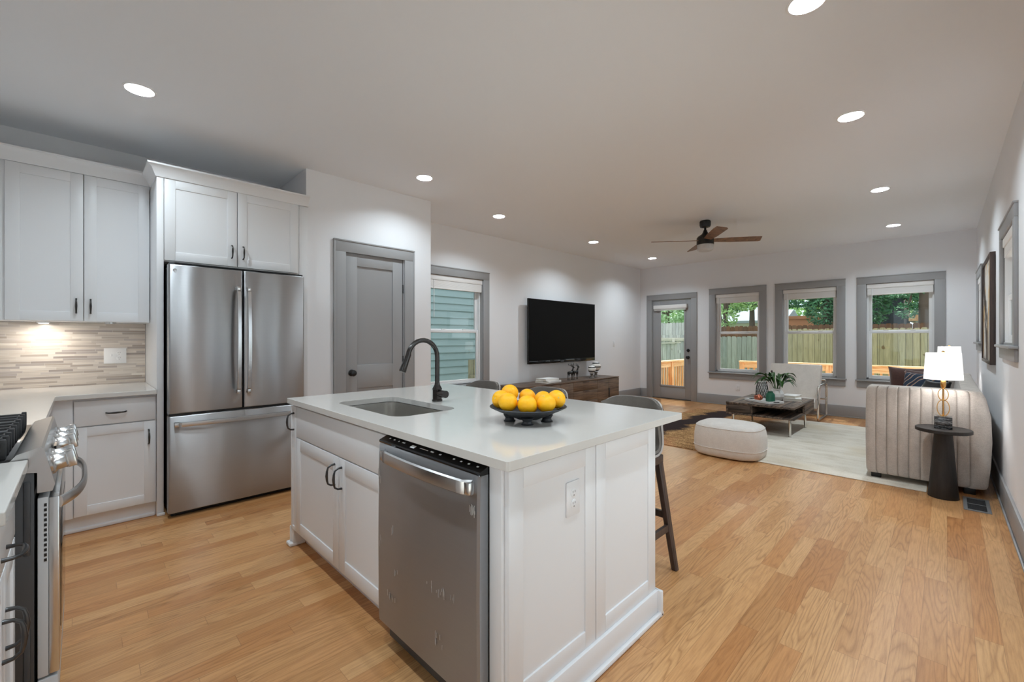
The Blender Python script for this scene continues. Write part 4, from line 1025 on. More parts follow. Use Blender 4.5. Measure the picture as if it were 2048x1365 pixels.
# ------------------------------------------------------------------ bar stools
def make_stool():
    t = thing('bar_stool', 'x', 'stool', (0, 0, 0), 'bar stools behind the island', local=True)
    prof = [(-0.205, 0.650), (-0.12, 0.640), (-0.02, 0.637), (0.07, 0.640), (0.125, 0.655), (0.165, 0.690), (0.185, 0.74), (0.197, 0.80), (0.205, 0.86), (0.210, 0.905), (0.213, 0.937)]
    def grid(inset, lift):
        g = []
        for i, (y, z) in enumerate(prof):
            row = []
            back = min(1, max(0, (i-3)/4))
            for j in range(17):
                u = -1+2*j/16
                hw = 0.205-0.01*back-inset
                yy = y-back*0.075*abs(u)**2.6-lift*back
                zz = z+(1-back)*(0.018*abs(u)**5)+lift*(1-back)
                if i == len(prof)-1: zz -= 0.050*abs(u)**5
                if i == len(prof)-2: zz -= 0.022*abs(u)**6
                row.append((u*hw, yy, zz))
            g.append(row)
        return g
    mb = MB(); sheet(mb, grid(0, 0), 0.011); mb.build('shell', M['stoolshell'], t, sharp=60)
    mb = MB(); sheet(mb, grid(0.004, 0.003)[:-1]+[[(x, y, z-0.003) for x, y, z in grid(0.004, 0.003)[-1]]], -0.014); mb.build('upholstery', M['stoolfab'], t, sharp=60)
    mb = MB(); mb.loft([[(x, y, z) for x, y in roundrect(-0.18+k, 0.18-k, -0.19+k, 0.135-k, 0.05, 5)] for z, k in ((0.657, 0.004), (0.675, 0), (0.69, 0.004), (0.697, 0.02))]); mb.build('seat_pad', M['stoolpad'], t, sharp=60)
    mb = MB()
    for s in (-1, 1):
        mb.box(s*0.172-0.014, s*0.172+0.014, -0.165, 0.170, 0.590, 0.634, 0.003); mb.box(-0.165, 0.165, s*0.155-0.014, s*0.155+0.014, 0.590, 0.630, 0.003)
    mb.box(-0.09, 0.09, -0.09, 0.09, 0.615, 0.632, 0.003); mb.build('seat_frame', M['stoolwood'], t)
    for sx in (-1, 1):
        for sy in (-1, 1):
            rings = []
            for z, k, r in ((0.0, 1, 0.014), (0.003, 1, 0.017), (0.60, 0, 0.021), (0.634, -0.04, 0.021)):
                cx, cy = sx*(0.165+0.072*k), sy*(0.15+0.052*k)
                rings.append([(cx+a*r, cy+b*r, z) for a, b in ((-1, -.6), (-.6, -1), (.6, -1), (1, -.6), (1, .6), (.6, 1), (-.6, 1), (-1, .6))])
            mb = MB(); mb.loft(rings); mb.build('leg', M['stoolwood'], t)
    def at(sx, sy, z):
        k = 1-z/0.60; return Vector((sx*(0.165+0.072*k), sy*(0.15+0.052*k), z))
    for a, b in ((at(-1, 1, 0.30), at(1, 1, 0.30)), (at(-1, -1, 0.22), at(1, -1, 0.22)), (at(-1, -1, 0.235), at(-1, 1, 0.235)), (at(1, -1, 0.235), at(1, 1, 0.235))):
        d = (b-a).normalized(); sdv = Vector((-d.y, d.x, 0))
        mb = MB(); mb.loft([[p+sdv*u*0.009+Vector((0, 0, v*0.018)) for u, v in ((-1, -1), (1, -1), (1, 1), (-1, 1))] for p in (a, b)]); mb.build('rung', M['stoolwood'], t)
    return t
st0 = make_stool()
for i, (x, y, lab) in enumerate([(-1.298, 2.125, 'grey bar stool nearest the camera, its dark leg showing past the island corner'), (-1.955, 2.125, 'middle grey bar stool, its back rising behind the bowl of oranges'), (-2.605, 2.125, 'grey bar stool farthest left, in front of the side window')]):
    o = st0 if i == 0 else copy_tree(st0)
    o.location = (x, y, 0); o['label'] = lab

# ------------------------------------------------------------------ television wall
t = thing('television', 'large black flat-screen television on the white wall', 'television', (-4.72, 5.95, 0.86))
FT = FR('+X', (-4.682, 0, 0))
mb = MB(FT); mb.box(5.034, 6.868, 0.864, 1.918, -0.035, 0, 0.004); mb.build('bezel', M['blackgloss'], t)
mb = MB(FT); mb.box(5.046, 6.856, 0.922, 1.906, 0.0, 0.0015); mb.build('screen', M['screen'], t)
mb = MB(FT); mb.box(5.045, 6.857, 0.868, 0.918, 0.0, 0.004, 0.001); mb.build('lower_bezel', M['blackgloss'], t)
mb = MB(FT); mb.box(5.83, 5.92, 0.862, 0.90, 0.0, 0.010, 0.003); mb.build('sensor', M['darkgrey'], t)
mb = MB(FT); mb.box(5.7, 6.2, 1.2, 1.6, -0.116, -0.03); mb.build('wall_mount', M['black'], t)
outlet(FR('+X', (XL, 0, 0)), 7.72, 1.17, 0.075, 0.118, 'white light switch on the wall right of the television', ['rocker'], 'light_switch', mat='wall')
outlet(F_back, -2.789-XL, 0.345, 0.072, 0.115, 'white outlet plate low on the wall under the left window', ['outlet'], mat='wall')
t = thing('door_stop', 'small dark spring door stop on the baseboard left of the glazed door', 'door stop', (-4.784, 7.95, 0.09))
mb = MB(FR('+X', (-4.784, 0, 0)) @ Matrix.Translation((7.75, 0.085, 0))); mb.lathe([(0.014, 0), (0.014, 0.004), (0.007, 0.006), (0.007, 0.055), (0.010, 0.056), (0.010, 0.068)], n=14); mb.build('spring', M['black'], t)

# media console
CX0, CX1, CY0, CY1, CZ0, CZ1 = -4.775, -4.30, 4.47, 7.09, 0.06, 0.575
t = thing('media_console', 'long dark walnut media console under the television', 'console', ((CX0+CX1)/2, 5.8, 0))
mb = MB(); mb.box(CX0, CX1-0.022, CY0, CY1, CZ0, CZ1-0.02, 0.002); mb.build('body', M['walnut_y'], t)
mb = MB(); mb.box(CX0, CX1, CY0-0.002, CY1+0.002, CZ1-0.02, CZ1, 0.003); mb.build('top', M['walnut_y'], t)
Fk = FR('+X', (CX1-0.022, 0, 0))
g = 0.003
for a, b, sp in ((CY0, 5.02, 'd'), (5.02, 5.36, 'd'), (5.36, 5.70, 'd'), (5.70, 6.395, 'w'), (6.395, 6.74, 'd'), (6.74, CY1, 'd')):
    if sp == 'd':
        mb = MB(Fk); mb.box(a+g, b-g, CZ0+0.004, CZ1-0.024, 0, 0.02, 0.002); d = mb.build('door', M['walnut_front'], t)
        if abs(a-6.74) < 0.01:
            mb = MB(Fk); mb.box(a+0.004, a+0.034, 0.22, 0.39, 0.0195, 0.027, 0.002); mb.build('finger_pull', M['black'], d)
    else:
        for z0, z1 in ((CZ0+0.004, 0.23), (0.234, 0.40), (0.404, CZ1-0.024)):
            mb = MB(Fk); mb.box(a+g, b-g, z0, z1, 0, 0.02, 0.002); d = mb.build('drawer', M['walnut_front'], t)
            mb = MB(Fk); mb.box((a+b)/2-0.09, (a+b)/2+0.09, z1-0.014, z1-0.004, 0.0195, 0.026, 0.002); mb.build('finger_pull', M['stoolwood'], d)
mb = MB(); mb.box(CX0+0.03, CX1-0.07, CY0+0.05, CY1-0.05, 0.0, CZ0); mb.build('plinth', M['stoolwood'], t)

def book(name, label, c, w, d, h, rot, group):
    t = thing(name, label, 'book', c, group)
    R = Matrix.Translation(c) @ Matrix.Rotation(rot, 4, 'Z')
    mb = MB(R); mb.box(-w/2, w/2, -d/2, d/2, 0, 0.003, 0.0008); mb.box(-w/2, w/2, -d/2, d/2, h-0.003, h, 0.0008); mb.box(-w/2, -w/2+0.004, -d/2, d/2, 0, h, 0.001); mb.build('cover', M['paper'], t)
    mb = MB(R); mb.box(-w/2+0.004, w/2-0.004, -d/2+0.004, d/2-0.004, 0.003, h-0.003); mb.build('pages', M['pages'], t)
    return t
book('book', 'larger white book at the bottom of the stack on the media console', (-4.50, 5.30, CZ1+0.001), 0.26, 0.36, 0.034, PI+0.1, 'white books on the media console')
book('book', 'smaller white book on top of the stack on the media console', (-4.50, 5.28, CZ1+0.036), 0.22, 0.31, 0.032, PI-0.03, 'white books on the media console')

def deer(label, x, y, rot, s=1.0):
    t = thing('deer_figurine', label, 'figurine', (x, y, CZ1), 'black deer figurines')
    R = Matrix.Translation((x, y, CZ1+0.001)) @ Matrix.Rotation(rot, 4, 'Z') @ Matrix.Scale(s, 4)
    mb = MB(R)
    mb.tube([(-0.075, 0, 0.135), (-0.068, 0, 0.145), (-0.04, 0, 0.148), (0.0, 0, 0.143), (0.035, 0, 0.15), (0.06, 0, 0.162), (0.075, 0, 0.165)], [0.008, 0.024, 0.029, 0.026, 0.028, 0.026, 0.010], 14, up=(0, 0, 1))
    mb.tube([(0.045, 0, 0.160), (0.068, 0, 0.192), (0.082, 0, 0.225), (0.090, 0, 0.245)], [0.022, 0.017, 0.013, 0.012], 12)
    mb.tube([(0.078, 0, 0.247), (0.092, 0, 0.250), (0.115, 0, 0.242), (0.130, 0, 0.237)], [0.010, 0.014, 0.010, 0.006], 12)
    for sx, hx in ((-0.060, -1), (0.050, 1)):
        for sy in (-0.014, 0.014):
            if hx < 0: P = [(sx, sy, 0.145), (sx+0.004, sy, 0.10), (sx-0.010, sy, 0.065), (sx-0.004, sy, 0.03), (sx-0.006, sy, 0.0)]
            else: P = [(sx, sy, 0.145), (sx+0.004, sy, 0.10), (sx+0.002, sy, 0.06), (sx+0.002, sy, 0.03), (sx+0.004, sy, 0.0)]
            mb.tube(P, [0.016, 0.009, 0.0055, 0.0045, 0.007], 10)
    for sy in (-1, 1):
        mb.tube([(0.083, sy*0.008, 0.255), (0.074, sy*0.022, 0.262), (0.070, sy*0.03, 0.258)], [0.005, 0.006, 0.002], 8)
    mb.tube([(-0.082, 0, 0.150), (-0.092, 0, 0.140)], [0.007, 0.004], 8)
    # antlers sweep back and up
    for sy in (-1, 1):
        B = [(0.086, sy*0.006, 0.256), (0.068, sy*0.02, 0.272), (0.030, sy*0.032, 0.280), (-0.012, sy*0.036, 0.292), (-0.03, sy*0.034, 0.318)]
        mb.tube(B, [0.005, 0.0045, 0.004, 0.0035, 0.002], 8)
        for k, dx in ((1, 0.008), (2, 0.004), (3, 0.004)):
            p = Vector(B[k]); mb.tube([p, p+Vector((dx+0.006, 0, 0.018)), p+Vector((dx, 0, 0.040))], [0.004, 0.003, 0.0015], 8)
    mb.build('body', M['black'], t)
    return t
deer('black deer figurine nearer the stack of white books', -4.47, 5.84, PI/2, 0.86)
deer('black deer figurine nearer the striped balls', -4.50, 6.02, PI/2, 0.86)
def ball(label, x, y, r, ph):
    t = thing('striped_ball', label, 'ornament', (x, y, CZ1), 'striped balls on stands')
    mb = MB(); mb.lathe([(0.052, 0.001), (0.054, 0.008), (0.036, 0.02), (0.024, 0.05), (0.026, 0.075), (0.038, 0.088), (0.036, 0.094)] if ph > 0.1 else [(0.046, 0.001), (0.048, 0.008), (0.030, 0.018), (0.020, 0.04), (0.022, 0.058), (0.034, 0.07), (0.032, 0.076)], (x, y, CZ1), 28); mb.build('stand', M['pedestal'], t)
    mb = MB(); prof = []
    for i in range(41):
        a = PI*i/40; prof.append((max(1e-4, r*math.sin(a)*(1+0.012*math.sin(a*26))), -r*math.cos(a))) 
    mb.lathe(prof, (x, y, CZ1+ph+r*0.93), 32); mb.build('ball', M['stripe'], t, sharp=50)
ball('larger striped ball on a grey stand at the right on the media console', -4.52, 6.66, 0.089, 0.11)
ball('smaller striped ball on a grey stand beside the deer figurine', -4.47, 6.46, 0.070, 0.088)

# ------------------------------------------------------------------ ceiling fan
fc = Vector((-2.217, 5.75, 0))
t = thing('ceiling_fan', 'black ceiling fan with four wooden blades', 'fan', (fc.x, fc.y, CEIL))
mb = MB(); mb.lathe([(0.060, CEIL-0.001), (0.068, CEIL-0.012), (0.068, CEIL-0.06), (0.060, CEIL-0.082), (0.03, CEIL-0.09)], fc, 32); mb.build('canopy', M['black'], t)
mb = MB(); mb.tube([fc+Vector((0, 0, CEIL-0.08)), fc+Vector((0, 0, 2.66))], 0.014, 16); mb.build('downrod', M['black'], t)
mb = MB(); mb.lathe([(0.02, 2.685), (0.028, 2.66), (0.045, 2.632), (0.085, 2.607), (0.103, 2.585), (0.105, 2.50), (0.098, 2.494)], fc, 36); mb.build('motor_housing', M['black'], t)
for k in range(4):
    a = math.radians(37+90*k)
    R = Matrix.Translation((fc.x, fc.y, 2.552)) @ Matrix.Rotation(a, 4, 'Z') @ Matrix.Rotation(math.radians(-13), 4, 'X')
    mb = MB(R); out = [(0.09, -0.042), (0.30, -0.062), (0.55, -0.070), (0.665, -0.066), (0.685, 0.045), (0.66, 0.062), (0.30, 0.060), (0.09, 0.042)]
    mb.loft([[(x, y, z) for x, y in out] for z in (-0.0035, 0.0035)]); mb.build('blade', M['fanwood'], t)
mb = MB(); mb.lathe([(0.097, 2.4945), (0.099, 2.488), (0.094, 2.43), (0.075, 2.412), (0.02, 2.408)], fc, 36); mb.build('light_globe', M['fanlight'], t)

# ------------------------------------------------------------------ picture on the right wall
t = thing('painting', 'framed abstract painting in black, gold and white on the right wall', 'painting', (RX(6.36), 6.36, 1.55))
Fp = F_right; a, b = RU(6.90), RU(5.80)
mb = MB(Fp); w = 0.03
for q in ((a, a+w, 1.04, 2.06), (b-w, b, 1.04, 2.06), (a+w, b-w, 1.04, 1.04+w), (a+w, b-w, 2.06-w, 2.06)): mb.box(*q, 0.001, 0.038, 0.002)
mb.build('frame', M['stoolwood'], t)
mb = MB(Fp); mb.box(a+w, b-w, 1.04+w, 2.06-w, 0.001, 0.026); mb.build('canvas', M['art'], t)

# ------------------------------------------------------------------ rug, ottoman
t = MB().box(-3.20, -0.12, 4.965, 7.95, 0.001, 0.009, 0.003).build('area_rug', M['rug'])
tag(t, 'large rug, tan and dark brown at the left, cream at the right', 'rug')
t = thing('ottoman', 'cream rounded ottoman pouf at the edge of the rug', 'ottoman', (-1.69, 5.07, 0))
def superell(cx, cy, a, b, z, p=3.2, n=64):
    return [(cx+a*abs(math.cos(q))**(2/p)*(1 if math.cos(q) > 0 else -1), cy+b*abs(math.sin(q))**(2/p)*(1 if math.sin(q) > 0 else -1), z) for q in [2*PI*i/n for i in range(n)]]
oc = (-1.69, 5.075); A, Bq = 0.345, 0.285
mb = MB()
mb.loft([superell(*oc, A*k, Bq*k, z) for z, k in ((0.0105, 0.86), (0.018, 0.93), (0.04, 0.975), (0.08, 0.995), (0.104, 1.0))]); mb.build('base', M['otto'], t, sharp=60)
mb = MB(); mb.loft([superell(*oc, A*k, Bq*k, z) for z, k in ((0.104, 1.0), (0.16, 1.003), (0.23, 0.995), (0.29, 0.965), (0.318, 0.935))]); mb.build('body', M['otto'], t, sharp=60)
mb = MB(); mb.loft([superell(*oc, A*k, Bq*k, z) for z, k in ((0.318, 0.935), (0.335, 0.90), (0.350, 0.80), (0.361, 0.62), (0.366, 0.4), (0.368, 0.1))]); mb.build('top_cushion', M['otto'], t, sharp=60)
for z, k in ((0.104, 1.006), (0.318, 0.941)):
    mb = MB(); mb.tube([p for p in superell(*oc, A*k, Bq*k, z)], 0.0035, 8, closed=True, up=(0, 0, 1)); mb.build('piping', M['otto'], t)

# ------------------------------------------------------------------ coffee table and what stands on it
TX0, TX1, TY0, TY1 = -2.175, -1.36, 6.37, 7.53
t = thing('coffee_table', 'low dark walnut coffee table with chrome legs on the rug', 'table', (-1.77, 6.95, 0.009))
mb = MB(); mb.box(TX0, TX1, TY0, TY1, 0.372, 0.400, 0.002); mb.build('top', M['ctable'], t)
mb = MB(); mb.box(TX0, TX1, TY0, TY1, 0.235, 0.258, 0.002); mb.build('lower_shelf', M['ctable'], t)
mb = MB(); mb.box(TX0+0.001, TX0+0.024, TY0+0.004, TY1, 0.258, 0.372); mb.build('side_panel', M['ctable'], t)
mb = MB(); mb.box(TX1-0.024, TX1-0.001, 6.95, TY1, 0.258, 0.372); mb.build('side_panel', M['ctable'], t)
mb = MB(); mb.box(-1.862, -1.842, TY0+0.004, TY1, 0.258, 0.372); mb.build('divider', M['ctable'], t)
mb = MB(); mb.box(-1.842, TX1-0.024, 7.0, 7.02, 0.258, 0.372); mb.build('back_panel', M['ctable'], t)
mb = MB(); mb.box(TX0+0.027, -1.865, TY0+0.006, TY0+0.024, 0.262, 0.368, 0.001); mb.build('drawer', M['ctable_x'], t)
for x, y in ((-1.425, 6.46), (-1.425, 7.30), (-2.11, 6.46), (-2.11, 7.30)):
    mb = MB(); mb.lathe([(0.020, 0.0095), (0.020, 0.013), (0.015, 0.016), (0.015, 0.230), (0.024, 0.2315), (0.024, 0.2345)], (x, y, 0), 20); mb.build('leg', M['chrome'], t)
ZT = 0.401
t = thing('serving_tray', 'white rectangular tray on the coffee table', 'tray', (-1.79, 6.70, ZT))
R = Matrix.Translation((-1.79, 6.70, ZT)) @ Matrix.Rotation(math.radians(-30), 4, 'Z')
mb = MB(R); L, Wd = 0.21, 0.125
mb.box(-L, L, -Wd, Wd, 0, 0.007, 0.002)
mb.box(-L, L, -Wd, -Wd+0.008, 0.007, 0.032, 0.002); mb.box(-L, L, Wd-0.008, Wd, 0.007, 0.032, 0.002)
for s in (-1, 1):
    x0, x1 = sorted((s*L, s*(L-0.008)))
    mb.box(x0, x1, -Wd+0.008, -0.05, 0.007, 0.032, 0.002); mb.box(x0, x1, 0.05, Wd-0.008, 0.007, 0.032, 0.002); mb.box(x0, x1, -0.05, 0.05, 0.007, 0.014); mb.box(x0, x1, -0.05, 0.05, 0.026, 0.032)
mb.build('tray_body', M['ceramic'], t)
for s in (-1, 1):
    mb = MB(R); x0, x1 = sorted((s*(L-0.002), s*(L-0.006))); mb.box(x0, x1, -0.048, 0.048, 0.014, 0.026); mb.build('handle_slot', M['black'], t)
t = thing('glass_jar', 'green ribbed glass jar on the white tray', 'jar', (-1.712, 6.71, ZT+0.008))
mb = MB(); mb.lathe([(0.048, 0.0085), (0.056, 0.014), (0.058, 0.06), (0.056, 0.105), (0.048, 0.124), (0.034, 0.132), (0.032, 0.142), (0.035, 0.150), (0.030, 0.150), (0.028, 0.14), (0.03, 0.13)], (-1.712, 6.71, ZT), 32, True, False); mb.build('jar_body', M['greenglass'], t)
t = thing('copper_ornament', 'openwork copper ornament on the white tray', 'ornament', (-1.865, 6.72, ZT+0.008))
mb = MB(); rnd = random.Random(5)
for k in range(26):
    a, b = rnd.uniform(0, 2*PI), rnd.uniform(-0.8, 0.8)
    c = Vector((-1.865, 6.72, ZT+0.0085+0.044))+Vector((0.052*math.cos(a)*math.cos(b), 0.052*math.sin(a)*math.cos(b), 0.036*math.sin(b)))
    nrm = (c-Vector((-1.865, 6.72, ZT+0.052))).normalized(); u = nrm.orthogonal().normalized(); v = nrm.cross(u)
    r_ = rnd.uniform(0.011, 0.016)
    mb.tube([c+u*r_*math.cos(2*PI*i/10)+v*r_*math.sin(2*PI*i/10) for i in range(10)], 0.0034, 6, closed=True)
mb.lathe([(0.02, 0.0085), (0.044, 0.02), (0.046, 0.055), (0.03, 0.08), (0.005, 0.086)], (-1.865, 6.72, ZT), 18)
mb.build('cage', M['copper'], t)
t = thing('potted_plant', 'leafy green plant in a white faceted vase on the coffee table', 'plant', (-1.72, 7.0, ZT))
pc = Vector((-1.70, 6.97, ZT))
mb = MB(); mb.lathe([(0.05, 0.001), (0.068, 0.012), (0.094, 0.06), (0.094, 0.10), (0.070, 0.148), (0.056, 0.158), (0.060, 0.172), (0.054, 0.172), (0.05, 0.15)], pc, 8, True, False); mb.build('vase', M['ceramic'], t, sharp=20)
def leaf(mb, base, azi, L, rise, droop, wid, n=9):
    d = Vector((math.cos(azi), math.sin(azi), 0)); sd_ = Vector((-d.y, d.x, 0)); rows = []
    for i in range(n+1):
        s = i/n
        p = Vector(base)+d*(L*(s**1.15))+Vector((0, 0, rise*math.sin(min(s*1.25, 1.3)*PI/2)-droop*s**2.6))
        k = s-0.30
        w = wid*(0.06 if s < 0.28 else max(0.0, math.sin(min(1, k/0.70)*PI)**0.75)*1.0)+0.0016
        rows.append([p-sd_*w+Vector((0, 0, w*0.35)), p, p+sd_*w+Vector((0, 0, w*0.35))])
    A = [[mb._v(p) for p in r] for r in rows]; B = [[mb._v(p-Vector((0, 0, 0.0012))) for p in r] for r in rows]
    for i in range(n):
        for j in range(2):
            mb._f([A[i][j], A[i][j+1], A[i+1][j+1], A[i+1][j]]); mb._f([B[i][j], B[i+1][j], B[i+1][j+1], B[i][j+1]])
        mb._f([A[i][0], A[i+1][0], B[i+1][0], B[i][0]]); mb._f([A[i][2], B[i][2], B[i+1][2], A[i+1][2]])
mb = MB(); rnd = random.Random(11)
for k in range(26):
    az = rnd.uniform(0, 2*PI) if k > 9 else (0.78+PI*(k % 2)+rnd.uniform(-0.5, 0.5))
    L = rnd.uniform(0.10, 0.23) if k > 9 else rnd.uniform(0.20, 0.29)
    leaf(mb, pc+Vector((math.cos(az)*0.02, math.sin(az)*0.02, 0.13)), az, L, rnd.uniform(0.17, 0.29), rnd.uniform(0.02, 0.12), rnd.uniform(0.028, 0.042))
mb.build('foliage', M['leaf'], t, sharp=80)
mb = MB(); mb.tube([pc+Vector((0, 0, 0.14)), pc+Vector((-0.02, -0.01, 0.30)), pc+Vector((-0.05, -0.03, 0.40))], [0.0025, 0.002, 0.002], 8); fs = mb.build('flower_stem', M['stem'], t)
mb = MB(); mb.sphere(pc+Vector((-0.052, -0.032, 0.41)), 0.014, 12, 8, 1, 1, 1.3); mb.build('flower_bud', M['stoolwood'], fs)
t = thing('lattice_vase', 'tall dark lattice vase behind the plant on the coffee table', 'vase', (-1.985, 7.34, ZT))
vb = Vector((-1.985, 7.34, ZT)); vr = lambda z: 0.082-0.026*(z/0.22)+0.010*math.sin(z/0.22*PI)
mb = MB()
for k in range(14):
    for sgn in (-1, 1):
        mb.tube([vb+Vector((vr(z)*math.cos(2*PI*k/14+sgn*z*5), vr(z)*math.sin(2*PI*k/14+sgn*z*5), z+0.002)) for z in [0.22*i/10 for i in range(11)]], 0.0030, 6)
mb.build('lattice', M['black'], t)
mb = MB(); mb.lathe([(vr(z)-0.006, z+0.002) for z in [0.22*i/8 for i in range(9)]], vb, 24); mb.build('liner', M['ceramic'], t)
book('book', 'white book lying at the bottom of the pair beside the plant', (-1.56, 7.18, ZT), 0.22, 0.30, 0.036, 0.25, 'white books on the coffee table')
book('book', 'white book lying on top of the pair beside the plant', (-1.575, 7.19, ZT+0.0365), 0.19, 0.26, 0.034, -0.1, 'white books on the coffee table')

# ------------------------------------------------------------------ lounge chair
t = thing('lounge_chair', 'oatmeal lounge chair with a chrome frame under the middle window', 'chair', (-1.78, 8.35, 0))
hx0, hx1 = -2.135, -1.425
def slabpath(pts, th):
    """side outline (y, z) of a cushion following a path"""
    P = [Vector((0, y, z)) for y, z in pts]; A, B = [], []
    for i, p in enumerate(P):
        d = (P[min(i+1, len(P)-1)]-P[max(i-1, 0)]).normalized(); nn = Vector((0, -d.z, d.y))
        e = th/2*(0.55 if i in (0, len(P)-1) else 1)
        A.append(p+nn*e); B.append(p-nn*e)
    return A+list(reversed(B))
def extr(mb, outl, x0, x1):
    c = sum(outl, Vector())/len(outl); rings = []
    for x, k in ((x0, 0.90), (x0+0.012, 0.97), (x0+0.03, 1), (x1-0.03, 1), (x1-0.012, 0.97), (x1, 0.90)):
        rings.append([Vector((x, c.y+(p.y-c.y)*(1-(1-k)*0.12), c.z+(p.z-c.z)*(1-(1-k)*0.12))) for p in outl])
    mb.loft(rings)
mb = MB(); extr(mb, slabpath([(8.245, 0.235), (8.27, 0.30), (8.35, 0.54), (8.435, 0.74), (8.47, 0.825), (8.475, 0.845)], 0.125), hx0, hx1); mb.build('back_cushion', M['chairfab'], t, sharp=50)
mb = MB(); extr(mb, slabpath([(7.965, 0.205), (7.97, 0.245), (8.02, 0.275), (8.12, 0.255), (8.20, 0.215), (8.235, 0.185)], 0.165), hx0, hx1); mb.build('seat_cushion', M['chairfab'], t, sharp=50)
for x in (-2.165, -1.395):
    P = [(x, 8.02, 0.02), (x, 8.00, 0.05), (x, 8.00, 0.50), (x, 8.02, 0.525), (x, 8.05, 0.535), (x, 8.60, 0.555), (x, 8.645, 0.55), (x, 8.67, 0.52), (x, 8.67, 0.05), (x, 8.65, 0.02)]
    mb = MB(); mb.tube([(x, 8.02, 0.0215)]+P[1:-1]+[(x, 8.65, 0.0215)], 0.0165, 12, closed=True, up=(1, 0, 0)); mb.build('side_frame', M['chrome'], t)
for y, z in ((8.01, 0.10), (8.52, 0.30), (8.57, 0.60)):
    mb = MB(); mb.tube([(-2.165, y, z), (-1.395, y, z)], 0.012, 10); mb.build('cross_bar', M['chrome'], t)
mb = MB()
for x in (-2.165, -1.395): mb.tube([(x, 8.52, 0.30), (x, 8.66, 0.32)], 0.010, 8); mb.tube([(x, 8.57, 0.60), (x, 8.63, 0.55)], 0.010, 8)
mb.build('bracket', M['chrome'], t)

# ------------------------------------------------------------------ sofa
SX0, SX1, SY0, SY1 = -0.525, 0.205, 5.10, 7.72
t = thing('sofa', 'taupe channel-tufted sofa along the right wall', 'sofa', (-0.16, 6.4, 0))
def bul(z):
    P = [(0.06, 0.022), (0.15, 0.036), (0.40, 0.050), (0.62, 0.048), (0.74, 0.030), (0.80, 0.014), (0.85, 0.0)]
    for (a, p), (b, q) in zip(P, P[1:]):
        if z <= b: return p+(q-p)*max(0, (z-a))/(b-a)
    return 0.0
def arm(name, yf, yb, front):
    """padded arm with vertical channels on the face at yf"""
    rings = []; nc = 10; N = nc*10
    sg = -1 if front else 1
    for z, ins in ((0.062, 0.014), (0.07, 0.005), (0.09, 0.0), (0.25, 0), (0.45, 0), (0.65, 0), (0.79, 0), (0.825, 0.004), (0.842, 0.012), (0.850, 0.026)):
        b = bul(z); x0, x1 = SX0+ins-0.006*math.sin((z-0.06)/0.79*PI), SX1-ins+b; xs = SX1-ins-(SX1-SX0)/nc
        ring = []
        us = sorted({(c+f)/nc for c in range(nc) for f in (0, 0.03, 0.07, 0.14, 0.25, 0.5, 0.75, 0.86, 0.93, 0.97, 1.0)})
        for u in us:
            ph = (u*nc) % 1.0
            sc = 0.014*max(0, 1-abs(2*ph-1)**7)
            edge = 0.014*(max(0, (u-0.93)/0.07)**2+max(0, (0.03-u)/0.03)**2)
            xx = x0+(xs-x0)*u*nc/(nc-1) if u <= (nc-1)/nc+1e-6 else xs+(x1-xs)*(u*nc-(nc-1))
            ring.append((xx, yf+sg*(sc-edge-0.002)-sg*ins*0.6, z))
        ring += [(x1, yb+sg*ins*0.6, z), (x0, yb+sg*ins*0.6, z)]
        rings.append(ring if front else list(reversed(ring)))
    mb = MB(); mb.loft(rings); return mb.build(name, M['sofa'], t, sharp=50)
arm('arm', SY0+0.017, SY0+0.20, True)
mb = MB(); mb.box(SX0, SX1-0.0, SY1-0.19, SY1, 0.062, 0.85, 0.02, 3); mb.build('arm', M['sofa'], t)
mb = MB(); rings = []
for z, i0, i1 in ((0.10, 0.03, 0.0), (0.3, 0.03, 0.0), (0.6, 0.045, 0.0), (0.80, 0.075, 0.004), (0.838, 0.085, 0.012), (0.850, 0.105, 0.026)):
    rings.append([(0.0+i0, SY0+0.202, z), (SX1+bul(z)-i1, SY0+0.202, z), (SX1+bul(z)-i1, SY1-0.192, z), (0.0+i0, SY1-0.192, z)])
mb.loft(rings); mb.build('backrest', M['sofa'], t)
mb = MB(); mb.box(SX0+0.01, 0.02, SY0+0.202, SY1-0.192, 0.065, 0.27, 0.012); mb.build('seat_base', M['sofa'], t)
for k in range(2):
    y0 = SY0+0.204+k*1.112; mb = MB(); mb.box(SX0-0.005, 0.022, y0, y0+1.108, 0.272, 0.45, 0.035, 4); mb.build('seat_cushion', M['sofa'], t)
for x, y in ((-0.46, 5.19), (0.13, 5.19), (-0.46, 7.62), (0.13, 7.62)):
    mb = MB(); zf = 0.0095 if x < -0.12 else 0.0005; mb.box(x-0.035, x+0.035, y-0.025, y+0.025, zf, 0.064, 0.004); mb.build('foot', M['black'], t)
def pillow(label, c, w, h, th, facing, tilt, mat, group='sofa pillows'):
    t = thing('throw_pillow', label, 'pillow', c, group)
    n = Vector((math.cos(facing)*math.cos(tilt), math.sin(facing)*math.cos(tilt), math.sin(tilt))); u = Vector((-math.sin(facing), math.cos(facing), 0)); v = n.cross(u)
    F = Matrix(((u.x, v.x, n.x, c[0]), (u.y, v.y, n.y, c[1]), (u.z, v.z, n.z, c[2]), (0, 0, 0, 1)))
    mb = MB(); cushion(mb, w, h, th, F=F); mb.build('cover', mat, t, sharp=60)
pillow('brown velvet pillow leaning on the far arm of the sofa, nearest the window side', (-0.32, 7.37, 0.702), 0.44, 0.44, 0.11, -PI/2, 0.28, M['velvet'])
pillow('second brown velvet pillow on the sofa, mostly hidden beside the lamp shade', (-0.20, 7.16, 0.692), 0.40, 0.42, 0.08, -PI/2-0.35, 0.30, M['velvet'])
pillow('slate blue patterned pillow on the sofa behind the lamp', (-0.195, 6.80, 0.688), 0.42, 0.42, 0.10, -PI/2-0.45, 0.35, M['navypat'])
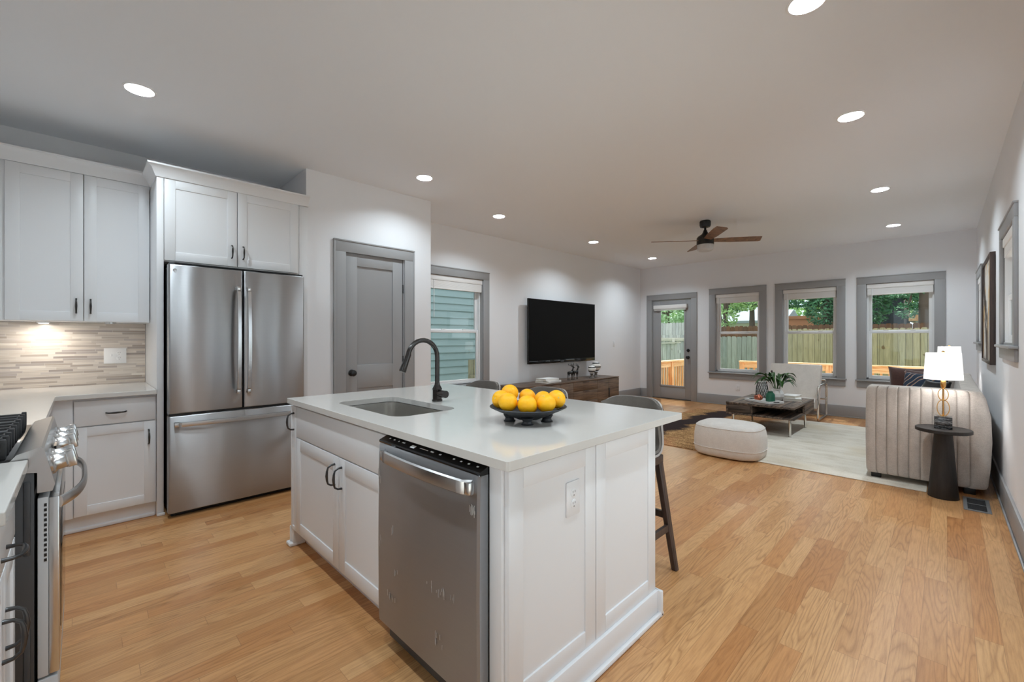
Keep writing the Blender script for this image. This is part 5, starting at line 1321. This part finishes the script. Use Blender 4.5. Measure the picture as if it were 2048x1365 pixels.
pillow('black pillow on the sofa, right of the lamp stem', (-0.11, 6.46, 0.655), 0.30, 0.36, 0.08, -PI/2-0.9, 0.32, M['black'])
pillow('plain slate blue pillow at the front of the sofa pillows', (-0.21, 6.14, 0.625), 0.44, 0.30, 0.10, -PI/2-0.30, 0.42, M['navy'])

# ------------------------------------------------------------------ side tables and lamps
def side_table(label, x, y, z0=0.0005):
    t = thing('side_table', label, 'table', (x, y, z0), 'round black side tables')
    mb = MB(); mb.lathe([(0.090, z0), (0.092, z0+0.004), (0.080, 0.15), (0.066, 0.35), (0.056, 0.50), (0.060, 0.527)], (x, y, 0), 48); mb.build('pedestal', M['tablewood'], t)
    mb = MB(); mb.lathe([(0.162, 0.5275), (0.168, 0.531), (0.168, 0.5525), (0.165, 0.556)], (x, y, 0), 56); mb.build('top', M['tablewood'], t)
def lamp(label, x, y, z, s):
    t = thing('table_lamp', label, 'lamp', (x, y, z), 'gold table lamps with white shades')
    R = Matrix.Translation((x, y, z+0.0005)) @ Matrix.Scale(s, 4)
    mb = MB(R); mb.box(-0.052, 0.052, -0.052, 0.052, 0, 0.096, 0.003); mb.build('base', M['marble'], t)
    mb = MB(R); mb.tube([(0, 0, 0.094), (0, 0, 0.42)], 0.0055, 12); st = mb.build('stem', M['gold'], t)
    for cz, rx, rz in ((0.096+0.067, 0.034, 0.064), (0.096+0.175, 0.028, 0.047)):
        mb = MB(R); ring = []
        for i in range(36):
            a = 2*PI*i/36; c, sn = math.cos(a), math.sin(a)
            ring.append((c, sn))
        rings = [[(c*(rx+d), e, cz+sn*(rz+d)) for c, sn in ring] for d, e in ((0.004, -0.011), (0.004, 0.011), (-0.001, 0.011), (-0.001, -0.011))]
        mb.loft(rings+[rings[0]], False, False); mb.build('ring', M['gold'], t)
    mb = MB(R); mb.lathe([(0.006, 0.318), (0.016, 0.335), (0.018, 0.365), (0.013, 0.392), (0.016, 0.395), (0.016, 0.42)], n=20); mb.build('neck', M['gold'], t)
    mb = MB(R); prof = [(0.1165, 0.393), (0.1045, 0.604), (0.1025, 0.604), (0.1145, 0.393)]
    n = 48; rings = [[(r*math.cos(2*PI*i/n), r*math.sin(2*PI*i/n), zz) for i in range(n)] for r, zz in prof]
    mb.loft(rings+[rings[0]], False, False)
    mb.build('shade', M['shade'], t)
    mb = MB(R)
    for k in range(3): a = 2*PI*k/3; mb.tube([(0, 0, 0.596), (0.103*math.cos(a), 0.103*math.sin(a), 0.599)], 0.0018, 6)
    mb.tube([(0, 0, 0.41), (0, 0, 0.60)], 0.003, 8); mb.build('harp', M['gold'], t)
    mb = MB(R); mb.lathe([(0.004, 0.600), (0.010, 0.606), (0.011, 0.614), (0.006, 0.622)], n=14); mb.build('finial', M['gold'], t)
    ld = bpy.data.lights.new('lamp_bulb', 'POINT'); ld.energy = 6.0; ld.shadow_soft_size = 0.04*s; ld.color = (1, 0.97, 0.94)
    lo = bpy.data.objects.new('lamp_bulb', ld); COL.objects.link(lo); lo.parent = t; lo.location = (0, 0, 0.5*s)
side_table('round black pedestal side table at the near end of the sofa', -0.022, 4.925)
lamp('gold table lamp with a white shade on the near side table', -0.022, 4.925, 0.556, 1.0)
side_table('round black pedestal side table hidden behind the far arm of the sofa', 0.02, 8.0)
lamp('second gold table lamp, its white shade showing behind the near one', 0.02, 8.0, 0.556, 1.02)

# ------------------------------------------------------------------ floor register
t = thing('floor_register', 'grey metal floor vent beside the right baseboard', 'vent', (0.16, 4.87, 0))
vx0, vx1, vy0, vy1 = 0.088, 0.232, 4.68, 5.06
mb = MB()
for q in ((vx0, vx0+0.022, vy0, vy1), (vx1-0.022, vx1, vy0, vy1), (vx0+0.022, vx1-0.022, vy0, vy0+0.03), (vx0+0.022, vx1-0.022, vy1-0.03, vy1), (vx0+0.022, vx1-0.022, 4.866, 4.874)): mb.box(*q, 0.0005, 0.005, 0.001)
mb.build('frame', flat('grey_enamel', (140, 142, 144), 0.4, metal=0.3, nscale=40, nstr=0.02), t)
mb = MB(); mb.box(vx0+0.02, vx1-0.02, vy0+0.028, vy1-0.028, 0.0004, 0.0012); mb.build('duct', M['black'], t)
mb = MB()
for k in range(22):
    y = vy0+0.036+k*0.0142; 
    if abs(y-4.87) > 0.008: mb.box(vx0+0.022, vx1-0.022, y, y+0.006, 0.0012, 0.0040)
mb.build('louvre', M['darkgrey'], t)
# ------------------------------------------------------------------ outside
GZ = -0.75
o = MB().box(-30, 30, 9.0, 60, GZ-0.1, GZ).build('lawn', M['grass']); struct(o, 'lawn behind the house')
o = MB().box(-30, -5.0, -20, 9.0, GZ-0.1, GZ).build('side_yard', M['grass']); struct(o, 'side yard')
o = MB().box(0.75, 30, -20, 9.0, GZ-0.1, GZ).build('bounce_patio', flat('pale_concrete', (206, 204, 200), 0.9, nscale=30, nstr=0.2, var=0.1)); struct(o, 'unseen pale concrete ground, added to bounce sunlight indoors')  # unseen ground, kept pale so sun bounces up to the ceiling
o = MB().box(-5.0, 0.75, -20, -1.05, GZ-0.1, GZ).build('bounce_yard', bpy.data.materials['pale_concrete']); struct(o, 'unseen pale ground behind the kitchen, added to bounce sunlight indoors')  # unseen ground, pale concrete to bounce sun through the rear door
t = thing('deck', 'wooden deck outside the glazed back door', 'deck', (-1.5, 10.0, GZ))
mb = MB()
y = 8.98
while y < 11.15: mb.box(-4.78, 2.2, y, y+0.134, -0.165, -0.135); y += 0.140
mb.build('boards', M['deck'], t)
mb = MB(); mb.box(-4.76, 2.18, 8.99, 11.13, GZ, -0.166); mb.build('skirt', M['cedar'], t)
def railing(name, label, a, b, nposts):
    t = thing(name, label, 'railing', (a[0], a[1], -0.135))
    A, Bv = Vector((*a, 0)), Vector((*b, 0)); d = (Bv-A).normalized(); L = (Bv-A).length; ang = math.atan2(d.y, d.x)
    R = Matrix.Translation((a[0], a[1], -0.1345)) @ Matrix.Rotation(ang, 4, 'Z')
    top = 0.885
    mb = MB(R); mb.box(-0.05, L+0.05, -0.07, 0.07, top-0.035, top, 0.004); mb.build('cap_rail', M['cedar_h'], t)
    mb = MB(R); mb.box(0, L, -0.02, 0.02, top-0.16, top-0.036, 0.003); mb.build('top_rail', M['cedar_h'], t)
    mb = MB(R); mb.box(0, L, -0.02, 0.02, 0.08, 0.17, 0.003); mb.build('bottom_rail', M['cedar_h'], t)
    for k in range(nposts):
        x = L*k/(nposts-1); mb = MB(R); mb.box(x-0.045, x+0.045, -0.045, 0.045, 0, top-0.036, 0.003); mb.build('post', M['cedar'], t)
    n = int(L/0.125)
    for k in range(1, n):
        x = L*k/n; mb = MB(R); mb.box(x-0.018, x+0.018, 0.021, 0.055, 0.05, top-0.045, 0.002); mb.build('baluster', M['cedar'], t)
railing('deck_railing', 'cedar deck railing seen through the glazed back door', (-4.70, 9.12), (-4.70, 11.08), 3)
railing('deck_railing', 'cedar deck railing along the outer edge of the deck, below the back windows', (-3.42, 11.08), (1.6, 11.08), 4)
def fence(name, label, a, b, z0, ztop, mat, bw=0.14, dog=True, zb=None, rail=False, postw=0.0):
    t = thing(name, label, 'fence', (a[0], a[1], z0))
    A, Bv = Vector((*a, 0)), Vector((*b, 0)); L = (Bv-A).length; d = (Bv-A).normalized(); ang = math.atan2(d.y, d.x)
    R = Matrix.Translation((a[0], a[1], 0)) @ Matrix.Rotation(ang, 4, 'Z'); mb = MB(R); n = int(L/bw); rnd = random.Random(int(abs(a[0])*10+abs(a[1])*7))
    zb = ztop if zb is None else zb
    for k in range(n):
        x0, x1 = k*bw+0.002, (k+1)*bw-0.002; zt = ztop+(zb-ztop)*k/n+(rnd.uniform(-0.012, 0.012) if dog else 0); c = 0.035 if dog else 0.0
        off = rnd.uniform(-0.004, 0.004)
        out = [(x0, z0), (x1, z0), (x1, zt-c), (x1-c*0.8, zt), (x0+c*0.8, zt), (x0, zt-c)] if dog else [(x0, z0), (x1, z0), (x1, zt), (x0, zt)]
        mb.loft([[(x, yy+off, z) for x, z in out] for yy in (-0.009, 0.009)])
    mb.build('boards', mat, t)
    mb = MB(R)
    mb.loft([[(0, y, ztop-0.30+z) for y, z in ((0.015, 0), (0.055, 0), (0.055, 0.09), (0.015, 0.09))], [(L, y, zb-0.30+z) for y, z in ((0.015, 0), (0.055, 0), (0.055, 0.09), (0.015, 0.09))]]); mb.build('back_rail', mat, t)
    if rail:
        mb = MB(R); mb.loft([[(0, y, ztop+z) for y, z in ((-0.07, 0.012), (0.06, 0.012), (0.06, 0.05), (-0.07, 0.05))], [(L, y, zb+z) for y, z in ((-0.07, 0.012), (0.06, 0.012), (0.06, 0.05), (-0.07, 0.05))]]); mb.build('cap_rail', M['palewood'], t)
    if postw:
        k = 0
        x = postw
        while x < L:
            mb = MB(R); mb.box(x-0.05, x+0.05, -0.07, -0.012, z0, ztop-0.12, 0.003); mb.build('post', M['palewood'], t); x += 2.0
        mb = MB(R); mb.box(0, L, -0.05, -0.0125, ztop-0.22, ztop-0.10, 0.003); mb.build('front_rail', M['palewood'], t)
    return t
M['palewood'] = mk_wood('pale_weathered_wood', (176, 172, 158), (214, 210, 198), (0.9, 9, 9), 2.5, 0.8)
M['fence_brown'] = mk_fence('brown_fence', ((98, 70, 52), (116, 84, 60), (88, 66, 50)))
fence('wood_fence', 'tan board fence behind the deck, seen through the two right back windows', (-3.85, 15.2), (3.4, 15.2), GZ, 1.56, M['fence_new'], 0.135)
fence('wood_fence', 'green-grey board fence seen through the window beside the glazed door', (-6.0, 14.2), (-3.80, 14.2), GZ, 1.34, M['fence_green'], 0.145)
fence('wood_fence', 'weathered grey fence with a pale cap board, seen through the glazed door', (-9.4, 13.4), (-5.95, 13.4), GZ, 0.94, M['fence_old'], 0.12, False, 1.12, True)
fence('wood_fence', 'taller weathered grey fence with a pale rail, second row beyond the glazed door', (-11.5, 15.6), (-6.2, 15.6), GZ, 1.40, M['fence_old'], 0.13, False, 1.40, False, 2.36)
fence('wood_fence', 'tall pale grey fence at the back beyond the glazed door', (-13.5, 18.0), (-6.6, 18.0), GZ, 1.95, M['fence_old'], 0.14)
fence('wood_fence', 'low brown fence showing above the tan fence', (-6.4, 17.0), (4.2, 17.0), GZ, 1.72, M['fence_brown'], 0.15)
# neighbour with teal lap siding, past the left window
t = thing('neighbor_house', 'neighbouring house with teal lap siding outside the left window', 'house', (-7.6, 6.0, GZ))
mb = MB(); z = GZ; k = 0.135
while z < 4.6:
    mb.loft([[(-6.80, y, z), (-6.766, y, z), (-6.790, y, z+k), (-6.80, y, z+k)] for y in (-1.0, 11.0)]); z += k
mb.build('siding', M['siding'], t)
MB().box(-10.5, -6.801, -1.0, 11.0, GZ, 4.6).build('wall', M['siding'], t)
mb = MB(); mb.loft([[(-6.3, y, 4.5), (-8.6, y, 6.2), (-10.9, y, 4.5), (-10.9, y, 4.4), (-6.3, y, 4.4)] for y in (-1.4, 11.4)]); mb.build('roof', M['roofm'], t)
t = thing('side_gate', 'tan board gate post at the corner of the left window view', 'gate', (-5.9, 4.9, GZ))
mb = MB()
for k in range(2): mb.box(-5.91, -5.89, 4.80+k*0.12, 4.915+k*0.12, GZ, 0.905, 0.003)
mb.build('boards', M['fence_new'], t)
MB().box(-5.888, -5.85, 4.80, 5.035, 0.55, 0.64, 0.003).build('rail', M['fence_new'], t)
# houses beyond the fences
def house(label, x0, x1, y0, y1, z1, zr, wall, roof, eave=0.3, along='x'):
    t = thing('distant_house', label, 'house', ((x0+x1)/2, (y0+y1)/2, GZ))
    MB().box(x0, x1, y0, y1, GZ, z1).build('wall', wall, t)
    mb = MB(); ym = (y0+y1)/2; xm = (x0+x1)/2
    if along == 'x': mb.loft([[(x, y0-eave, z1), (x, ym, zr), (x, y1+eave, z1), (x, y1+eave, z1-0.12), (x, y0-eave, z1-0.12)] for x in (x0-eave, x1+eave)])
    else: mb.loft([[(x0-eave, y, z1), (xm, y, zr), (x1+eave, y, z1), (x1+eave, y, z1-0.12), (x0-eave, y, z1-0.12)] for y in (y0-eave, y1+eave)])
    mb.build('roof', roof, t)
    return t
house('pale grey roofed shed behind the trees, through the left back window', -8.2, -5.6, 23.6, 26, 2.15, 2.7, M['palehouse'], M['roofm'])
house('terracotta coloured outbuilding through the middle back window', -5.0, -3.55, 20.5, 24, 2.18, 2.22, M['brick'], M['brick'], 0.05)
house('dark navy house behind the evergreens, through the right back window', -2.5, -1.15, 22, 26, 3.0, 3.6, M['navyhouse'], M['navyhouse'], 0.05)
house('white garage with a cedar gable through the right back window', -0.9, 1.8, 24, 28, 2.1, 3.3, M['palehouse'], M['cedar'], 0.2, 'y')
# trees: many small leaves on branching limbs
def tree(label, x, y, h, crowns, mat, n, ls, seed, trunk=0.14, lean=(0, 0), cone=False):
    t = thing('tree', label, 'tree', (x, y, GZ), 'trees beyond the fence')
    rnd = random.Random(seed)
    mb = MB(); top = Vector((x+lean[0], y+lean[1], h*0.8))
    mb.tube([(x, y, GZ), (x+lean[0]*0.3, y+lean[1]*0.3, h*0.35), top], [trunk, trunk*0.8, trunk*0.25], 12)
    for (cx, cy, cz, rx, ry, rz) in crowns:
        s = rnd.uniform(0.35, 0.6); p = Vector((x, y, GZ)).lerp(top, s+0.2)
        mb.tube([p, (p+Vector((x+cx, y+cy, cz)))/2+Vector((0, 0, 0.15)), (x+cx, y+cy, cz)], [trunk*0.35, trunk*0.22, trunk*0.08], 8)
    mb.build('trunk', M['bark'], t)
    mb = MB(); tot = sum(c[3]*c[5] for c in crowns)
    for (cx, cy, cz, rx, ry, rz) in crowns:
        for k in range(int(n*rx*rz/tot)):
            u = Vector((rnd.gauss(0, 1), rnd.gauss(0, 1), rnd.gauss(0, 1))).normalized()*rnd.uniform(0.35, 1.0)**0.5
            p = Vector((x+cx+u.x*rx, y+cy+u.y*ry, cz+u.z*rz))
            a = Vector((rnd.gauss(0, 1), rnd.gauss(0, 1), rnd.gauss(0, 0.7))).normalized(); b = a.orthogonal().normalized(); b = (Matrix.Rotation(rnd.uniform(0, 2*PI), 3, a) @ b)
            L, w = ls*rnd.uniform(0.7, 1.4), ls*rnd.uniform(0.25, 0.45)
            mb.quad(p-a*L*0.5, p+b*w*0.5, p+a*L*0.5, p-b*w*0.5)
    mb.build('foliage', mat, t)
tree('pale green tree beyond the fences, through the glazed door', -10.2, 21.5, 4.6, [(0, 0, 2.7, 1.7, 0.9, 0.85), (1.6, 0.2, 2.5, 1.3, 0.8, 0.75), (-1.6, 0, 2.7, 1.4, 0.8, 0.85), (0.2, 0, 3.8, 1.5, 0.9, 0.8)], M['leaf_pale'], 4200, 0.21, 1)
tree('yellow-green leafy tree beyond the fence, through the window beside the door', -6.4, 18.7, 4.4, [(0, 0, 2.15, 0.5, 0.5, 0.42), (0.75, 0.1, 2.75, 0.75, 0.5, 0.38), (-0.55, 0, 2.85, 0.6, 0.5, 0.4), (0.2, 0, 3.5, 0.9, 0.6, 0.6)], M['leaf_mid'], 1900, 0.17, 2)
tree('dark evergreen with drooping boughs, left of the terracotta outbuilding', -5.9, 20.4, 5.6, [(0.2, 0, 2.95, 1.2, 0.6, 0.36), (0.95, 0, 2.6, 0.5, 0.5, 0.22), (-0.6, 0, 2.7, 0.5, 0.5, 0.25), (0.2, 0, 3.8, 1.2, 0.6, 0.6)], M['leaf_dark'], 2400, 0.18, 3)
tree('big dark evergreen filling the middle back window', -3.0, 18.7, 5.6, [(-0.05, 0, 2.3, 0.62, 0.6, 0.72), (-0.85, 0, 2.75, 0.72, 0.6, 0.36), (0.6, 0, 2.45, 0.62, 0.6, 0.85), (-0.1, 0, 3.4, 1.3, 0.7, 0.6)], M['leaf_dark'], 5200, 0.17, 4)
tree('dark evergreen behind the right back window, in front of the navy house', -2.05, 20.5, 5.6, [(0.15, 0, 2.5, 0.55, 0.5, 0.75), (0.95, 0, 2.95, 0.85, 0.6, 0.32), (0.2, 0, 3.7, 1.2, 0.7, 0.6), (1.25, 0, 2.45, 0.25, 0.4, 0.3)], M['leaf_dark'], 3000, 0.17, 5)
tree('evergreen with a thick grey trunk at the right of the right back window', -0.45, 17.95, 6.5, [(-0.55, 0.0, 2.72, 0.75, 0.4, 0.18), (-0.42, 0.1, 2.15, 0.30, 0.35, 0.28), (0.75, 0, 2.5, 0.5, 0.5, 0.8), (0.35, 0, 3.8, 1.3, 0.8, 0.6)], M['leaf_dark'], 2600, 0.15, 6, 0.20)
for i, (x, y, lab) in enumerate([(-13.5, 33, 'far tree behind the glazed door view'), (-4.2, 34, 'far tree behind the terracotta outbuilding'), (5.4, 35, 'far tree behind the white garage')]):
    tree(lab, x, y, 5.6, [(0, 0, 3.0, 2.6, 1.5, 1.6), (1.6, 0, 3.6, 2.0, 1.5, 1.5), (-1.7, 0, 3.4, 2.0, 1.5, 1.4)], M['leaf_mid'], 3000, 0.36, 20+i)
